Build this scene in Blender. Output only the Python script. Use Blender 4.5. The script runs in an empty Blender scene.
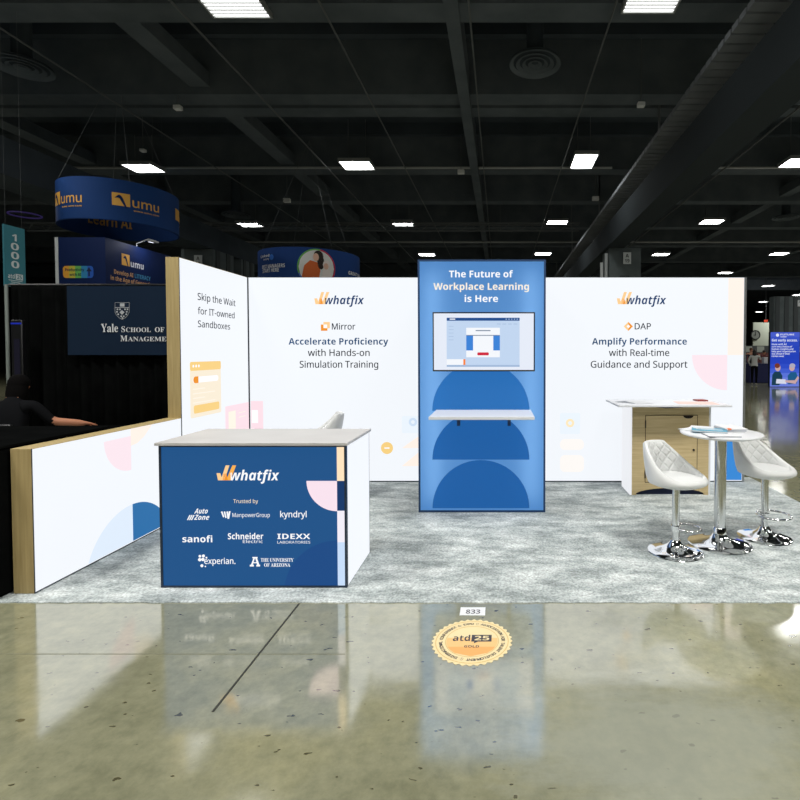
import bpy, bmesh, math, random, os
from mathutils import Vector, Matrix

# ------------------------------------------------------------------ camera, world, hall lighting
sc = bpy.context.scene
COL = sc.collection
F_PX, CX, CY, PITCH, CAM_H = 503.26, 500.27, 364.93, 0.02597, 1.5592
cam = bpy.data.objects.new('camera', bpy.data.cameras.new('camera'))
COL.objects.link(cam)
cam.location = (0, 0, CAM_H)
cam.rotation_euler = (math.pi/2 - PITCH, 0, 0)
cam.data.sensor_fit = 'HORIZONTAL'
cam.data.sensor_width = 36
cam.data.lens = F_PX/800*36
cam.data.shift_x = (400 - CX)/800
cam.data.shift_y = (CY - 400)/800
cam.data.clip_end = 400
sc.camera = cam

world = bpy.data.worlds.new('hall_air')
sc.world = world
world.use_nodes = True
world.node_tree.nodes['Background'].inputs[0].default_value = (0.8, 0.9, 1.0, 1)
world.node_tree.nodes['Background'].inputs[1].default_value = 0.02

sc.view_settings.view_transform = 'Standard'
sc.view_settings.look = 'None'
sc.view_settings.exposure = 0.0
sc.view_settings.gamma = 1.0
sc.view_settings.use_curve_mapping = False

def hall_lamp(x, y, power):
    # ceiling fixtures of the bays above and behind the photographer
    l = bpy.data.lights.new('hall_lamp', 'AREA')
    l.shape = 'RECTANGLE'; l.size = 1.6; l.size_y = 1.6
    l.energy = power; l.color = (1.0, 0.985, 0.95)
    o = bpy.data.objects.new('hall_lamp', l)
    o.location = (x, y, 8.45)
    COL.objects.link(o)
for (x, y, p) in ((-5.3, 1.6, 600), (3.03, 1.6, 600), (-13.6, 1.6, 220), (11.3, 1.6, 560),
                  (-5.3, -7, 400), (3.03, -7, 400), (11.3, 10.1, 120), (-13.6, 10.1, 300),
                  (19.8, 10.1, 300), (19.8, 18.8, 350), (19.8, 27.4, 350), (-22, 18.8, 250), (28.2, 36, 350)):
    hall_lamp(x, y, p)

# ------------------------------------------------------------------ helpers
PI = math.pi
def ray(px, py):
    a = (px-CX)/F_PX; b = -(py-CY)/F_PX
    c, s = math.cos(PITCH), math.sin(PITCH)
    return Vector((a, c+b*s, -s+b*c))
def at_y(px, py, Y):
    r = ray(px, py); return r*(Y/r.y) + Vector((0, 0, CAM_H))
def at_x(px, py, X):
    r = ray(px, py); return r*(X/r.x) + Vector((0, 0, CAM_H))
def at_z(px, py, Z):
    r = ray(px, py); return r*((Z-CAM_H)/r.z) + Vector((0, 0, CAM_H))

def lin(c):
    return c/12.92 if c <= 0.04045 else ((c+0.055)/1.055)**2.4
def srgb(r, g, b):
    return (lin(r/255), lin(g/255), lin(b/255), 1)

MATS = {}
def mat(name, col, rough=0.5, metal=0.0, spec=0.5, ior=None):
    if name in MATS: return MATS[name]
    m = bpy.data.materials.new(name); m.use_nodes = True
    b = m.node_tree.nodes['Principled BSDF']
    b.inputs['Base Color'].default_value = col
    b.inputs['Roughness'].default_value = rough
    b.inputs['Metallic'].default_value = metal
    b.inputs['Specular IOR Level'].default_value = spec
    if ior: b.inputs['IOR'].default_value = ior
    MATS[name] = m
    return m
def lit(name, col, strength=1.0, sample=False):
    """a backlit print or screen"""
    if name in MATS: return MATS[name]
    m = mat(name, (col[0]*.05, col[1]*.05, col[2]*.05, 1), 0.6, 0, 0.15)
    b = m.node_tree.nodes['Principled BSDF']
    b.inputs['Emission Color'].default_value = col
    b.inputs['Emission Strength'].default_value = strength
    m.cycles.emission_sampling = 'FRONT' if sample else 'NONE'
    return m
def nodes(m):
    nt = m.node_tree
    return nt, nt.nodes['Principled BSDF'], nt.nodes.new, nt.links.new
def ramp(nt, stops):
    r = nt.nodes.new('ShaderNodeValToRGB')
    cr = r.color_ramp
    while len(cr.elements) < len(stops): cr.elements.new(0.5)
    for e, (p, c) in zip(cr.elements, stops):
        e.position = p; e.color = c
    return r

class B:
    """collects shapes into one mesh"""
    def __init__(self): self.bm = bmesh.new()
    def face(self, pts, mi=0, smooth=False):
        vs = [self.bm.verts.new(p) for p in pts]
        try:
            f = self.bm.faces.new(vs); f.material_index = mi; f.smooth = smooth
        except ValueError: pass
        return self
    def box(self, x0, x1, y0, y1, z0, z1, mi=0):
        v = [self.bm.verts.new(p) for p in ((x0,y0,z0),(x1,y0,z0),(x1,y1,z0),(x0,y1,z0),(x0,y0,z1),(x1,y0,z1),(x1,y1,z1),(x0,y1,z1))]
        for q in ((0,3,2,1),(4,5,6,7),(0,1,5,4),(1,2,6,5),(2,3,7,6),(3,0,4,7)):
            self.bm.faces.new([v[i] for i in q]).material_index = mi
        return self
    def obox(self, c, sx, sy, sz, rz, mi=0):
        """box centred at c in xy with its base at c.z, turned by rz"""
        n0 = len(self.bm.verts); self.bm.verts.ensure_lookup_table()
        self.box(-sx/2, sx/2, -sy/2, sy/2, 0, sz, mi)
        self.bm.verts.ensure_lookup_table()
        M = Matrix.Translation(Vector(c)) @ Matrix.Rotation(rz, 4, 'Z')
        for v in self.bm.verts[n0:]: v.co = M @ v.co
        return self
    def prism(self, pts, lo, hi, fn, mi=0):
        """outline pts (2D) swept from depth lo to hi, fn(u,v,d) -> point"""
        a = [self.bm.verts.new(fn(u, v, lo)) for u, v in pts]
        b = [self.bm.verts.new(fn(u, v, hi)) for u, v in pts]
        n = len(pts)
        self.bm.faces.new(a[::-1]).material_index = mi
        self.bm.faces.new(b).material_index = mi
        for i in range(n):
            self.bm.faces.new((a[i], a[(i+1) % n], b[(i+1) % n], b[i])).material_index = mi
        return self
    def lathe(self, prof, c=(0,0,0), seg=40, mi=0, smooth=True):
        c = Vector(c); rings = []
        for r, z in prof:
            if r < 1e-6: rings.append([self.bm.verts.new(c + Vector((0,0,z)))])
            else: rings.append([self.bm.verts.new(c + Vector((r*math.cos(2*PI*i/seg), r*math.sin(2*PI*i/seg), z))) for i in range(seg)])
        for a, b in zip(rings, rings[1:]):
            for i in range(seg):
                j = (i+1) % seg
                if len(a) == 1 and len(b) == 1: continue
                if len(a) == 1: q = (a[0], b[j], b[i])
                elif len(b) == 1: q = (a[i], a[j], b[0])
                else: q = (a[i], a[j], b[j], b[i])
                f = self.bm.faces.new(q); f.material_index = mi; f.smooth = smooth
        return self
    def tube(self, pts, r, seg=10, closed=False, mi=0):
        pts = [Vector(p) for p in pts]; n = len(pts); rings = []
        up = None
        for i, p in enumerate(pts):
            a = pts[i-1] if (i or closed) else p
            b = pts[(i+1) % n] if (i < n-1 or closed) else p
            t = (b-a).normalized()
            if up is None:
                up = Vector((0,0,1)) if abs(t.z) < .9 else Vector((1,0,0))
            x = t.cross(up).normalized(); y = x.cross(t).normalized(); up = y
            rr = r[i] if isinstance(r, (list, tuple)) else r
            rings.append([self.bm.verts.new(p + rr*(math.cos(2*PI*k/seg)*x + math.sin(2*PI*k/seg)*y)) for k in range(seg)])
        for i in range(n if closed else n-1):
            a, b = rings[i], rings[(i+1) % n]
            for k in range(seg):
                f = self.bm.faces.new((a[k], a[(k+1) % seg], b[(k+1) % seg], b[k])); f.material_index = mi; f.smooth = True
        if not closed:
            self.bm.faces.new(rings[0][::-1]).material_index = mi
            self.bm.faces.new(rings[-1]).material_index = mi
        return self
    def ball(self, c, rx, ry=None, rz=None, mi=0, seg=14):
        ry = ry or rx; rz = rz or rx
        n0 = len(self.bm.verts)
        self.lathe([(math.sin(PI*i/8) if 0 < i < 8 else 0, -math.cos(PI*i/8)) for i in range(9)], seg=seg, mi=mi)
        self.bm.verts.ensure_lookup_table()
        for v in self.bm.verts[n0:]:
            v.co = Vector((v.co.x*rx+c[0], v.co.y*ry+c[1], v.co.z*rz+c[2]))
        return self
    # ---- flat print: polygons and text through a map fn(u,v)
    def poly(self, fn, pts, mi=0):
        a = sum(pts[i-1][0]*pts[i][1]-pts[i][0]*pts[i-1][1] for i in range(len(pts)))
        if a < 0: pts = pts[::-1]
        return self.face([fn(u, v) for u, v in pts], mi)
    def rect(self, fn, u0, u1, v0, v1, mi=0, r=0.0, n=1):
        if r:
            pts = []
            for cx, cy, a0 in ((u1-r, v1-r, 0), (u0+r, v1-r, 90), (u0+r, v0+r, 180), (u1-r, v0+r, 270)):
                pts += [(cx+r*math.cos(math.radians(a0+k*15)), cy+r*math.sin(math.radians(a0+k*15))) for k in range(7)]
            return self.poly(fn, pts, mi)
        for i in range(n):
            a, b = u0+(u1-u0)*i/n, u0+(u1-u0)*(i+1)/n
            self.poly(fn, [(a, v0), (b, v0), (b, v1), (a, v1)], mi)
        return self
    def pie(self, fn, c, r, a0, a1, mi=0, ry=None, n=36, whole=False):
        ry = ry or r
        pts = [] if whole else [tuple(c)]
        m = n if whole else n+1
        for k in range(m):
            a = math.radians(a0+(a1-a0)*k/n); pts.append((c[0]+r*math.cos(a), c[1]+ry*math.sin(a)))
        return self.poly(fn, pts, mi)
    def text(self, fn, s, u0, u1, v, cap, style='regular', mi=0, shear=0.0, fit=True, align='l'):
        vs, fs, w = glyphs(s, style, shear)
        k = cap
        kx = (u1-u0)/w if fit else cap
        if not fit and align == 'c': u0 = (u0+u1)/2 - w*kx/2
        for ox, oy in (((-.014, 0), (.014, 0), (0, .014)) if style == 'regular' and cap > .036 else ((0, 0),)):
            bv = [self.bm.verts.new(fn(u0+x*kx+ox*cap, v+(y+oy)*k)) for x, y in vs]
            for f in fs:
                try: self.bm.faces.new([bv[i] for i in f]).material_index = mi
                except ValueError: pass
        return self
    def build(self, name, mats, parent=None, bevel=0, seg=2, subsurf=0, weld=False):
        bmesh.ops.recalc_face_normals(self.bm, faces=self.bm.faces) if weld else None
        base = BASE.get(parent.name, Vector()) if parent else Vector()
        if base.length: bmesh.ops.translate(self.bm, verts=self.bm.verts, vec=-base)
        me = bpy.data.meshes.new(name); self.bm.to_mesh(me); self.bm.free()
        me.set_sharp_from_angle(angle=math.radians(38))
        for m in (mats if isinstance(mats, (list, tuple)) else [mats]): me.materials.append(m)
        o = bpy.data.objects.new(name, me); COL.objects.link(o)
        if parent:
            o.parent = parent; BASE[o.name] = base
        if bevel:
            md = o.modifiers.new('bevel', 'BEVEL'); md.width = bevel; md.segments = seg; md.limit_method = 'ANGLE'
            md.harden_normals = False
        if subsurf:
            md = o.modifiers.new('smooth', 'SUBSURF'); md.levels = subsurf; md.render_levels = subsurf
        return o
BASE = {}

# text outlines from the fonts that ship with Blender
def load_font():
    try:
        p = os.path.join(bpy.utils.system_resource('DATAFILES', path='fonts'), 'NotoSansMath-Regular.woff2')
        return bpy.data.fonts.load(p) if os.path.exists(p) else None
    except Exception:
        return None
FONT = load_font()
STY = {'bold': (0x1D5D4, 0x1D5EE, 0x1D7EC), 'italic': (0x1D608, 0x1D622, None), 'bolditalic': (0x1D63C, 0x1D656, 0x1D7EC), 'serif': (0x1D400, 0x1D41A, 0x1D7CE), 'serifthin': (0x1D400, 0x1D41A, 0x1D7CE)}
def restyle(s, style):
    if not FONT or style not in STY: return s
    U, L, D = STY[style]; o = ''
    for ch in s:
        if 'A' <= ch <= 'Z': o += chr(U+ord(ch)-65)
        elif 'a' <= ch <= 'z': o += chr(L+ord(ch)-97)
        elif '0' <= ch <= '9' and D: o += chr(D+ord(ch)-48)
        else: o += ch
    return o
GC = {}
def raw_text(s, style, shear=0.0):
    key = (s, style, shear)
    if key in GC: return GC[key]
    cu = bpy.data.curves.new('t', 'FONT'); cu.body = restyle(s, style); cu.size = 1.0; cu.resolution_u = 3
    cu.shear = shear
    if FONT:
        cu.font = FONT
    elif style != 'regular': cu.offset = 0.012
    ob = bpy.data.objects.new('t', cu); COL.objects.link(ob)
    dg = bpy.context.evaluated_depsgraph_get()
    me = bpy.data.meshes.new_from_object(ob.evaluated_get(dg))
    vs = [(v.co.x, v.co.y) for v in me.vertices]; fs = [tuple(p.vertices) for p in me.polygons]
    bpy.data.objects.remove(ob); bpy.data.curves.remove(cu); bpy.data.meshes.remove(me)
    GC[key] = (vs, fs)
    return GC[key]
CAPH = {}
def glyphs(s, style, shear):
    if style not in CAPH:
        CAPH[style] = max(y for _, y in raw_text('H', style)[0])
    h = CAPH[style]
    vs, fs = raw_text(s, style, shear)
    x0 = min(x for x, _ in vs); x1 = max(x for x, _ in vs)
    return [((x-x0)/h, y/h) for x, y in vs], fs, (x1-x0)/h

def front(Y, e=0.0015): return lambda u, v: (u, Y-e, v)
def side(X, e=0.0015): return lambda u, v: (X+e, u, v)
def flat(Z): return lambda u, v: (u, v, Z)
def drum(cx, cy, R, a0=0.0): return lambda u, v: (cx+R*math.sin(u/R+a0), cy-R*math.cos(u/R+a0), v)

def thing(name, label, cat, loc=(0,0,0), rz=0, group=None):
    o = bpy.data.objects.new(name, None); COL.objects.link(o)
    o.empty_display_size = 0.1
    o.location = loc; o.rotation_euler = (0, 0, rz)
    BASE[o.name] = Vector(loc) if rz == 0 else Vector()
    tag(o, label, cat, group)
    return o
def tag(o, label, cat, group=None, kind=None):
    o['label'] = label; o['category'] = cat
    if group: o['group'] = group
    if kind: o['kind'] = kind
    return o
def struct(o):
    o['kind'] = 'structure'; return o
def copy_tree(o, parent=None):
    c = o.copy(); COL.objects.link(c)
    if parent: c.parent = parent
    for ch in list(o.children): copy_tree(ch, c)
    return c

# ------------------------------------------------------------------ materials
def mat_floor():
    m = mat('polished_concrete', (.3, .3, .2, 1), 0.13, 0, 0.5, 3.3)
    nt, b, new, link = nodes(m)
    tc = new('ShaderNodeTexCoord')
    def noise(scale, detail=5, rough=.6, sx=1, sy=1):
        mp = new('ShaderNodeMapping'); mp.inputs['Scale'].default_value = (sx, sy, 1); link(tc.outputs['Object'], mp.inputs[0])
        n = new('ShaderNodeTexNoise'); n.inputs['Scale'].default_value = scale; n.inputs['Detail'].default_value = detail; n.inputs['Roughness'].default_value = rough
        link(mp.outputs[0], n.inputs['Vector']); return n
    n1 = noise(1.3, 6)
    r1 = ramp(nt, [(.3, srgb(122, 122, 97)), (.5, srgb(143, 142, 116)), (.72, srgb(160, 156, 122))])
    link(n1.outputs[0], r1.inputs[0])
    # fine mottling
    n2 = noise(16, 6, .7); r2 = ramp(nt, [(.35, (.82,.84,.82,1)), (.65, (1.1,1.1,1.08,1))]); link(n2.outputs[0], r2.inputs[0])
    mx = new('ShaderNodeMixRGB'); mx.blend_type = 'MULTIPLY'; mx.inputs[0].default_value = 1
    link(r1.outputs[0], mx.inputs[1]); link(r2.outputs[0], mx.inputs[2])
    # dark aggregate specks, drawn out a little
    n3 = noise(14, 2, .5, 1.0, 1.8); r3 = ramp(nt, [(.69, (0,0,0,1)), (.72, (1,1,1,1))]); link(n3.outputs[0], r3.inputs[0])
    m3 = new('ShaderNodeMixRGB'); link(r3.outputs[0], m3.inputs[0]); link(mx.outputs[0], m3.inputs[1]); m3.inputs[2].default_value = srgb(84, 80, 56)
    # paler grey patch with a streaky noise edge, before the booth's right half
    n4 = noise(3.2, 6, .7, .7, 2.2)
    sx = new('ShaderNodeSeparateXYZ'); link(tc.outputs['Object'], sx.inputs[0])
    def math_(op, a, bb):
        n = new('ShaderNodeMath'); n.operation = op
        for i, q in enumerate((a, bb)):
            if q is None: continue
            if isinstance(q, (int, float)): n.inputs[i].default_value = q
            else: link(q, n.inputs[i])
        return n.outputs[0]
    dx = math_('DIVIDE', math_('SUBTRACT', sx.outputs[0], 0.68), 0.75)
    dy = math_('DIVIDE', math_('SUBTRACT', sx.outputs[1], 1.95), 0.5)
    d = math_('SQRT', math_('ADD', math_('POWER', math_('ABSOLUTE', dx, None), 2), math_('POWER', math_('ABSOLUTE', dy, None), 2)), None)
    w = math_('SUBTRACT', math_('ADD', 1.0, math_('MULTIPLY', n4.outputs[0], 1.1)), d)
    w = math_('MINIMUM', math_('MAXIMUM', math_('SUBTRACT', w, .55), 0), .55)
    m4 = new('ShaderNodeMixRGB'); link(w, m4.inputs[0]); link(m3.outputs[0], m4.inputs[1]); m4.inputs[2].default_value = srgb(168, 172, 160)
    link(m4.outputs[0], b.inputs['Base Color'])
    n5 = noise(5, 5, .6); r5 = ramp(nt, [(.3, (.07,)*3+(1,)), (.7, (.13,)*3+(1,))]); link(n5.outputs[0], r5.inputs[0])
    link(r5.outputs[0], b.inputs['Roughness'])
    n6 = noise(2.0, 3); bp = new('ShaderNodeBump'); bp.inputs['Strength'].default_value = .02; bp.inputs['Distance'].default_value = .05
    link(n6.outputs[0], bp.inputs['Height']); link(bp.outputs[0], b.inputs['Normal'])
    return m
def mat_carpet():
    m = mat('grey_carpet_pile', (.4, .42, .42, 1), 0.95, 0, 0.1)
    nt, b, new, link = nodes(m)
    tc = new('ShaderNodeTexCoord')
    mp = new('ShaderNodeMapping'); mp.inputs['Scale'].default_value = (1, 2.2, 1); mp.inputs['Rotation'].default_value = (0, 0, .5); link(tc.outputs['Object'], mp.inputs[0])
    a = new('ShaderNodeTexNoise'); a.inputs['Scale'].default_value = 3.0; a.inputs['Detail'].default_value = 7; a.inputs['Roughness'].default_value = .66; link(mp.outputs[0], a.inputs['Vector'])
    ra = ramp(nt, [(.36, srgb(140, 148, 147)), (.5, srgb(174, 181, 180)), (.64, srgb(206, 211, 209))]); link(a.outputs[0], ra.inputs[0])
    f = new('ShaderNodeTexNoise'); f.inputs['Scale'].default_value = 75; f.inputs['Detail'].default_value = 4; link(tc.outputs['Object'], f.inputs['Vector'])
    rf = ramp(nt, [(.3, (.6,.6,.6,1)), (.7, (1.3,1.3,1.3,1))]); link(f.outputs[0], rf.inputs[0])
    mx = new('ShaderNodeMixRGB'); mx.blend_type = 'MULTIPLY'; mx.inputs[0].default_value = 1; link(ra.outputs[0], mx.inputs[1]); link(rf.outputs[0], mx.inputs[2])
    link(mx.outputs[0], b.inputs['Base Color'])
    bp = new('ShaderNodeBump'); bp.inputs['Strength'].default_value = .6; bp.inputs['Distance'].default_value = .008; link(f.outputs[0], bp.inputs['Height']); link(bp.outputs[0], b.inputs['Normal'])
    return m
def mat_wood(name, c0, c1, axis='Z'):
    m = mat(name, c0, 0.55, 0, 0.35)
    nt, b, new, link = nodes(m)
    tc = new('ShaderNodeTexCoord'); mp = new('ShaderNodeMapping')
    mp.inputs['Scale'].default_value = (22, 22, 1.2) if axis == 'Z' else (1.2, 22, 22); link(tc.outputs['Object'], mp.inputs[0])
    n = new('ShaderNodeTexNoise'); n.inputs['Scale'].default_value = 2.5; n.inputs['Detail'].default_value = 6; link(mp.outputs[0], n.inputs['Vector'])
    r = ramp(nt, [(.3, c0), (.7, c1)]); link(n.outputs[0], r.inputs[0]); link(r.outputs[0], b.inputs['Base Color'])
    return m
def mat_mottle(name, c0, c1, scale, rough, spec=.3):
    m = mat(name, c0, rough, 0, spec)
    nt, b, new, link = nodes(m)
    tc = new('ShaderNodeTexCoord'); n = new('ShaderNodeTexNoise'); n.inputs['Scale'].default_value = scale; n.inputs['Detail'].default_value = 5
    link(tc.outputs['Object'], n.inputs['Vector']); r = ramp(nt, [(.3, c0), (.7, c1)]); link(n.outputs[0], r.inputs[0]); link(r.outputs[0], b.inputs['Base Color'])
    return m
def mat_quilt():
    m = mat('quilted_white_leather', (.72, .73, .72, 1), 0.42, 0, 0.4)
    nt, b, new, link = nodes(m)
    uv = new('ShaderNodeUVMap'); uv.uv_map = 'quilt'
    s = new('ShaderNodeSeparateXYZ'); link(uv.outputs[0], s.inputs[0])
    def mth(op, a, c=None):
        n = new('ShaderNodeMath'); n.operation = op
        for i, q in enumerate((a, c)):
            if q is None: continue
            if isinstance(q, (int, float)): n.inputs[i].default_value = q
            else: link(q, n.inputs[i])
        return n.outputs[0]
    p = mth('ADD', s.outputs[0], s.outputs[1]); q = mth('SUBTRACT', s.outputs[0], s.outputs[1])
    def groove(x): return mth('ABSOLUTE', mth('SUBTRACT', mth('FRACT', x), .5))
    g = mth('MINIMUM', mth('MULTIPLY', mth('SUBTRACT', .5, groove(p)), 5), mth('MULTIPLY', mth('SUBTRACT', .5, groove(q)), 5))
    g = mth('MINIMUM', g, 1.0)
    r = ramp(nt, [(0, (.60, .62, .61, 1)), (.25, (.67, .68, .67, 1))]); link(g, r.inputs[0]); link(r.outputs[0], b.inputs['Base Color'])
    bp = new('ShaderNodeBump'); bp.inputs['Strength'].default_value = .55; bp.inputs['Distance'].default_value = .009; link(g, bp.inputs['Height']); link(bp.outputs[0], b.inputs['Normal'])
    return m

M_FLOOR = mat_floor(); M_CARPET = mat_carpet()
M_BIRCH = mat_wood('birch_edge', srgb(158, 138, 92), srgb(180, 160, 112))
M_OAK = mat_wood('pale_oak', srgb(186, 164, 120), srgb(206, 186, 142), 'X')
M_WHITE_LIT = lit('backlit_white_fabric', srgb(241, 245, 250), 1.0, True)
M_ALU = mat('aluminium_profile', srgb(170, 174, 178), .35, .9)
M_DARK_EDGE = mat('dark_frame_edge', srgb(34, 42, 52), .5)
M_NAVY_EDGE = mat('navy_frame_edge', srgb(24, 58, 100), .5)
M_INK = mat('navy_ink', srgb(32, 64, 112), .6, 0, .1)
M_INK_B = mat('blue_ink', srgb(36, 78, 122), .6, 0, .1)
M_INK_G = mat('grey_ink', srgb(58, 76, 102), .6, 0, .1)
L_ORANGE = lit('lit_orange', srgb(250, 178, 82)); L_DEEP = lit('lit_deep_orange', srgb(238, 146, 40)); L_PALEOR = lit('lit_pale_orange', srgb(252, 206, 146))
L_PINK = lit('lit_pink', srgb(249, 229, 237)); L_PEACH = lit('lit_peach', srgb(254, 240, 229)); L_LBLUE = lit('lit_light_blue', srgb(222, 235, 250)); L_BLUE = lit('lit_blue', srgb(44, 110, 168))
L_SKY = lit('lit_sky_blue', srgb(58, 136, 212)); L_TINT = lit('lit_tint_blue', srgb(234, 243, 252)); L_YEL = lit('lit_yellow', srgb(246, 208, 130)); L_CREAM = lit('lit_cream', srgb(246, 234, 212)); L_WHITE = lit('lit_white', srgb(250, 251, 253))
L_ROSE = lit('lit_rose', srgb(251, 222, 231)); L_FAINT = lit('lit_faint_sand', srgb(253, 243, 228))
M_CHROME = mat('chrome', (.86, .87, .88, 1), .06, 1)
M_STEEL = mat('brushed_steel', (.74, .75, .75, 1), .2, 1)
M_WHITE = mat('white_laminate', (.70, .71, .73, 1), .3, 0, .4)
M_GREYTOP = mat_mottle('pale_grey_laminate', srgb(186, 184, 182), srgb(194, 192, 190), 4, .45, .3)
M_LEATHER = mat('white_leather', (.68, .69, .68, 1), .42, 0, .4)
M_QUILT = mat_quilt()
M_BLACKFAB = mat_mottle('black_drape', srgb(9, 10, 10), srgb(14, 15, 15), 6, 1, 0)
M_BLACKP = mat('black_plastic', srgb(16, 17, 19), .35)
M_PAPER = mat('white_paper', (.7, .71, .72, 1), .6)
M_CEIL = mat_mottle('black_ceiling_paint', (.040, .050, .060, 1), (.062, .076, .088, 1), .6, .9, .1)
M_BEAM = mat_mottle('dark_beam_paint', (.08, .095, .106, 1), (.112, .130, .145, 1), 1.2, .85, .1)
M_DUCT = mat_mottle('dark_duct_paint', (.15, .165, .18, 1), (.20, .215, .23, 1), 1.5, .8, .15)
M_PIPE = mat('grey_pipe', (.11, .12, .125, 1), .6, .1)
M_PIPEL = mat('pale_pipe', (.34, .35, .35, 1), .5, .3)
M_PILLAR = mat_mottle('pillar_paint', srgb(78, 86, 88), srgb(92, 100, 101), 2, .8, .2)
M_LAMP = lit('lamp_diffuser', (1, 1, .97, 1), 4.0, True); M_LAMP2 = lit('bright_lamp_diffuser', (1, 1, .97, 1), 24.0, True)

# ------------------------------------------------------------------ the hall shell
X0, X1, YA, YB, ZC = -46, 64, -24, 100, 10.2
b = B(); b.face([(X0,YA,0),(X1,YA,0),(X1,YB,0),(X0,YB,0)]); struct(b.build('floor', M_FLOOR))
b = B(); b.face([(X0,YA,ZC),(X0,YB,ZC),(X1,YB,ZC),(X1,YA,ZC)]); struct(b.build('ceiling', M_CEIL))
M_HALLW = mat_mottle('dark_hall_wall', srgb(40, 43, 44), srgb(48, 51, 52), .4, .9, .1)
for nm, q in (('wall_back', [(X0,YB,0),(X1,YB,0),(X1,YB,ZC),(X0,YB,ZC)]), ('wall_left', [(X0,YA,0),(X0,YB,0),(X0,YB,ZC),(X0,YA,ZC)]),
              ('wall_right', [(X1,YB,0),(X1,YA,0),(X1,YA,ZC),(X1,YB,ZC)]), ('wall_front', [(X1,YA,0),(X0,YA,0),(X0,YA,ZC),(X1,YA,ZC)])):
    b = B(); b.face(q); struct(b.build(nm, M_HALLW))
# saw-cut joints in the slab
M_JOINT = mat('joint_filler', srgb(46, 46, 38), .8)
b = B(); b.box(-1.251, -1.240, 2.14, 3.08, -.002, .0012); struct(b.build('trim_1', M_JOINT))
M_JOINT2 = mat('faint_joint', srgb(108, 108, 86), .5)
b = B(); b.box(-3.6, -.8, 2.556, 2.560, -.002, .001); struct(b.build('trim_2', M_JOINT2))

# structure overhead
def beam(name, x0, x1, y0, y1, z0, z1, m=None):
    b = B(); b.box(x0, x1, y0, y1, z0, z1); return struct(b.build(name, m or M_BEAM))
for y0, y1, z0 in ((4.9, 5.5, 8.7), (10.35, 10.95, 8.6), (14.15, 14.75, 8.7), (15.05, 15.6, 8.75), (19.9, 20.5, 8.7), (24.0, 24.6, 8.7), (29.0, 29.6, 8.7), (34, 34.6, 8.7), (40, 40.6, 8.7), (48, 48.6, 8.7), (58, 58.6, 8.7)):
    beam('cross_beam', X0, X1, y0, y1, z0, ZC)
for y in range(3, 60, 1):
    if y % 2: beam('roof_joist', X0, X1, y+.2, y+.36, 9.75, ZC, M_CEIL)
for x0, x1, z0 in ((-8.6, -8.05, 8.9), (-1.15, -.85, 8.55), (-16.4, -15.8, 8.9), (13.2, 13.7, 8.9), (21.5, 22, 8.9)):
    beam('long_beam', x0, x1, 2, YB, z0, 9.3)
M_SOFFIT = mat('soffit_paint', (.035, .042, .046, 1), .95, 0, .05)
beam('soffit_beam', 4.6, 5.38, 3, YB, 6.08, 7.06, M_SOFFIT)
beam('soffit_beam', -13.75, -12.55, 3, YB, 6.05, 7.0, M_CEIL)

# ribbed duct
def ribbed(name, label, x0, x1, y0, y1, z0, z1, step):
    b = B(); b.box(x0+.05, x1-.05, y0, y1, z0+.05, z1)
    for k in range(6): b.box((x0+x1)/2-.03, (x0+x1)/2+.03, y0+2+k*9, y0+2.06+k*9, z1-.02, ZC)
    y = y0
    while y < y1:
        b.box(x0, x1, y, y+step*.8, z0, z1-.02); y += step
    return tag(b.build(name, M_DUCT), label, 'duct')
ribbed('air_duct', 'long dark ribbed air duct under the ceiling, right of the big lamp', 4.36, 5.02, 4, 60, 7.56, 7.70, .3)

def pipe_y(x, z, r, label, y0=3, y1=70, m=None):
    b = B(); b.tube([(x, y0, z), (x, y1, z)], r*.7, 8); tag(b.build('ceiling_pipe', m or M_PIPE), label, 'pipe', 'thin pipes running away under the ceiling')
for x, r, lab in ((-10.6, .03, 'farthest left of the thin pipes running away under the ceiling'), (-6.45, .035, 'thin dark pipe running away past the left big lamp'),
                  (-3.55, .03, 'thin pipe running away under the ceiling, between left lamp and kiosk'), (-.62, .03, 'thin pipe running away under the ceiling above the blue kiosk'),
                  (2.28, .03, 'thin pipe running away close left of the right big lamp'), (8.4, .04, 'thin pipe running away right of the big duct and soffit beam')):
    pipe_y(x, 8.42, r, lab)
def pipe_x(y, z, r, x0, x1, label, m=None):
    b = B(); b.tube([(x0, y, z), (x1, y, z)], r, 8); tag(b.build('ceiling_pipe', m or M_PIPEL), label, 'pipe', 'pale pipes running across under the ceiling')
pipe_x(19.55, 8.64, .05, -26, 4.3, 'pale pipe running across in line with the second row of lights')
pipe_x(19.55, 8.64, .05, 6.2, 30, 'pale pipe running across at right beyond the soffit beam')
pipe_x(32.0, 8.5, .06, -20, 34, 'pale pipe running across just above the blue kiosk top')
# lattice truss
t = thing('lighting_truss', 'dark lattice truss spanning across the hall under the ceiling', 'truss', (0, 25.7, 7.7))
b = B()
for dz, dy in ((0, 0), (.35, -.2), (.35, .2)): b.tube([(-24, 25.7+dy, 7.7+dz), (4.0, 25.7+dy, 7.7+dz)], .035, 6)
b.build('chord', M_PIPE, t)
b = B(); x = -24
while x < 3.5:
    b.tube([(x, 25.7, 7.7), (x+.5, 25.5, 8.05)], .02, 5); b.tube([(x+.5, 25.9, 8.05), (x+1, 25.7, 7.7)], .02, 5); x += 1
b.build('lattice', M_PIPE, t)
for x in (-20, -10, 0, 3.6):
    b = B(); b.tube([(x, 25.7, 7.72), (x, 25.7, ZC)], .012, 5); b.build('hanger', M_PIPE, t)

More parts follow.
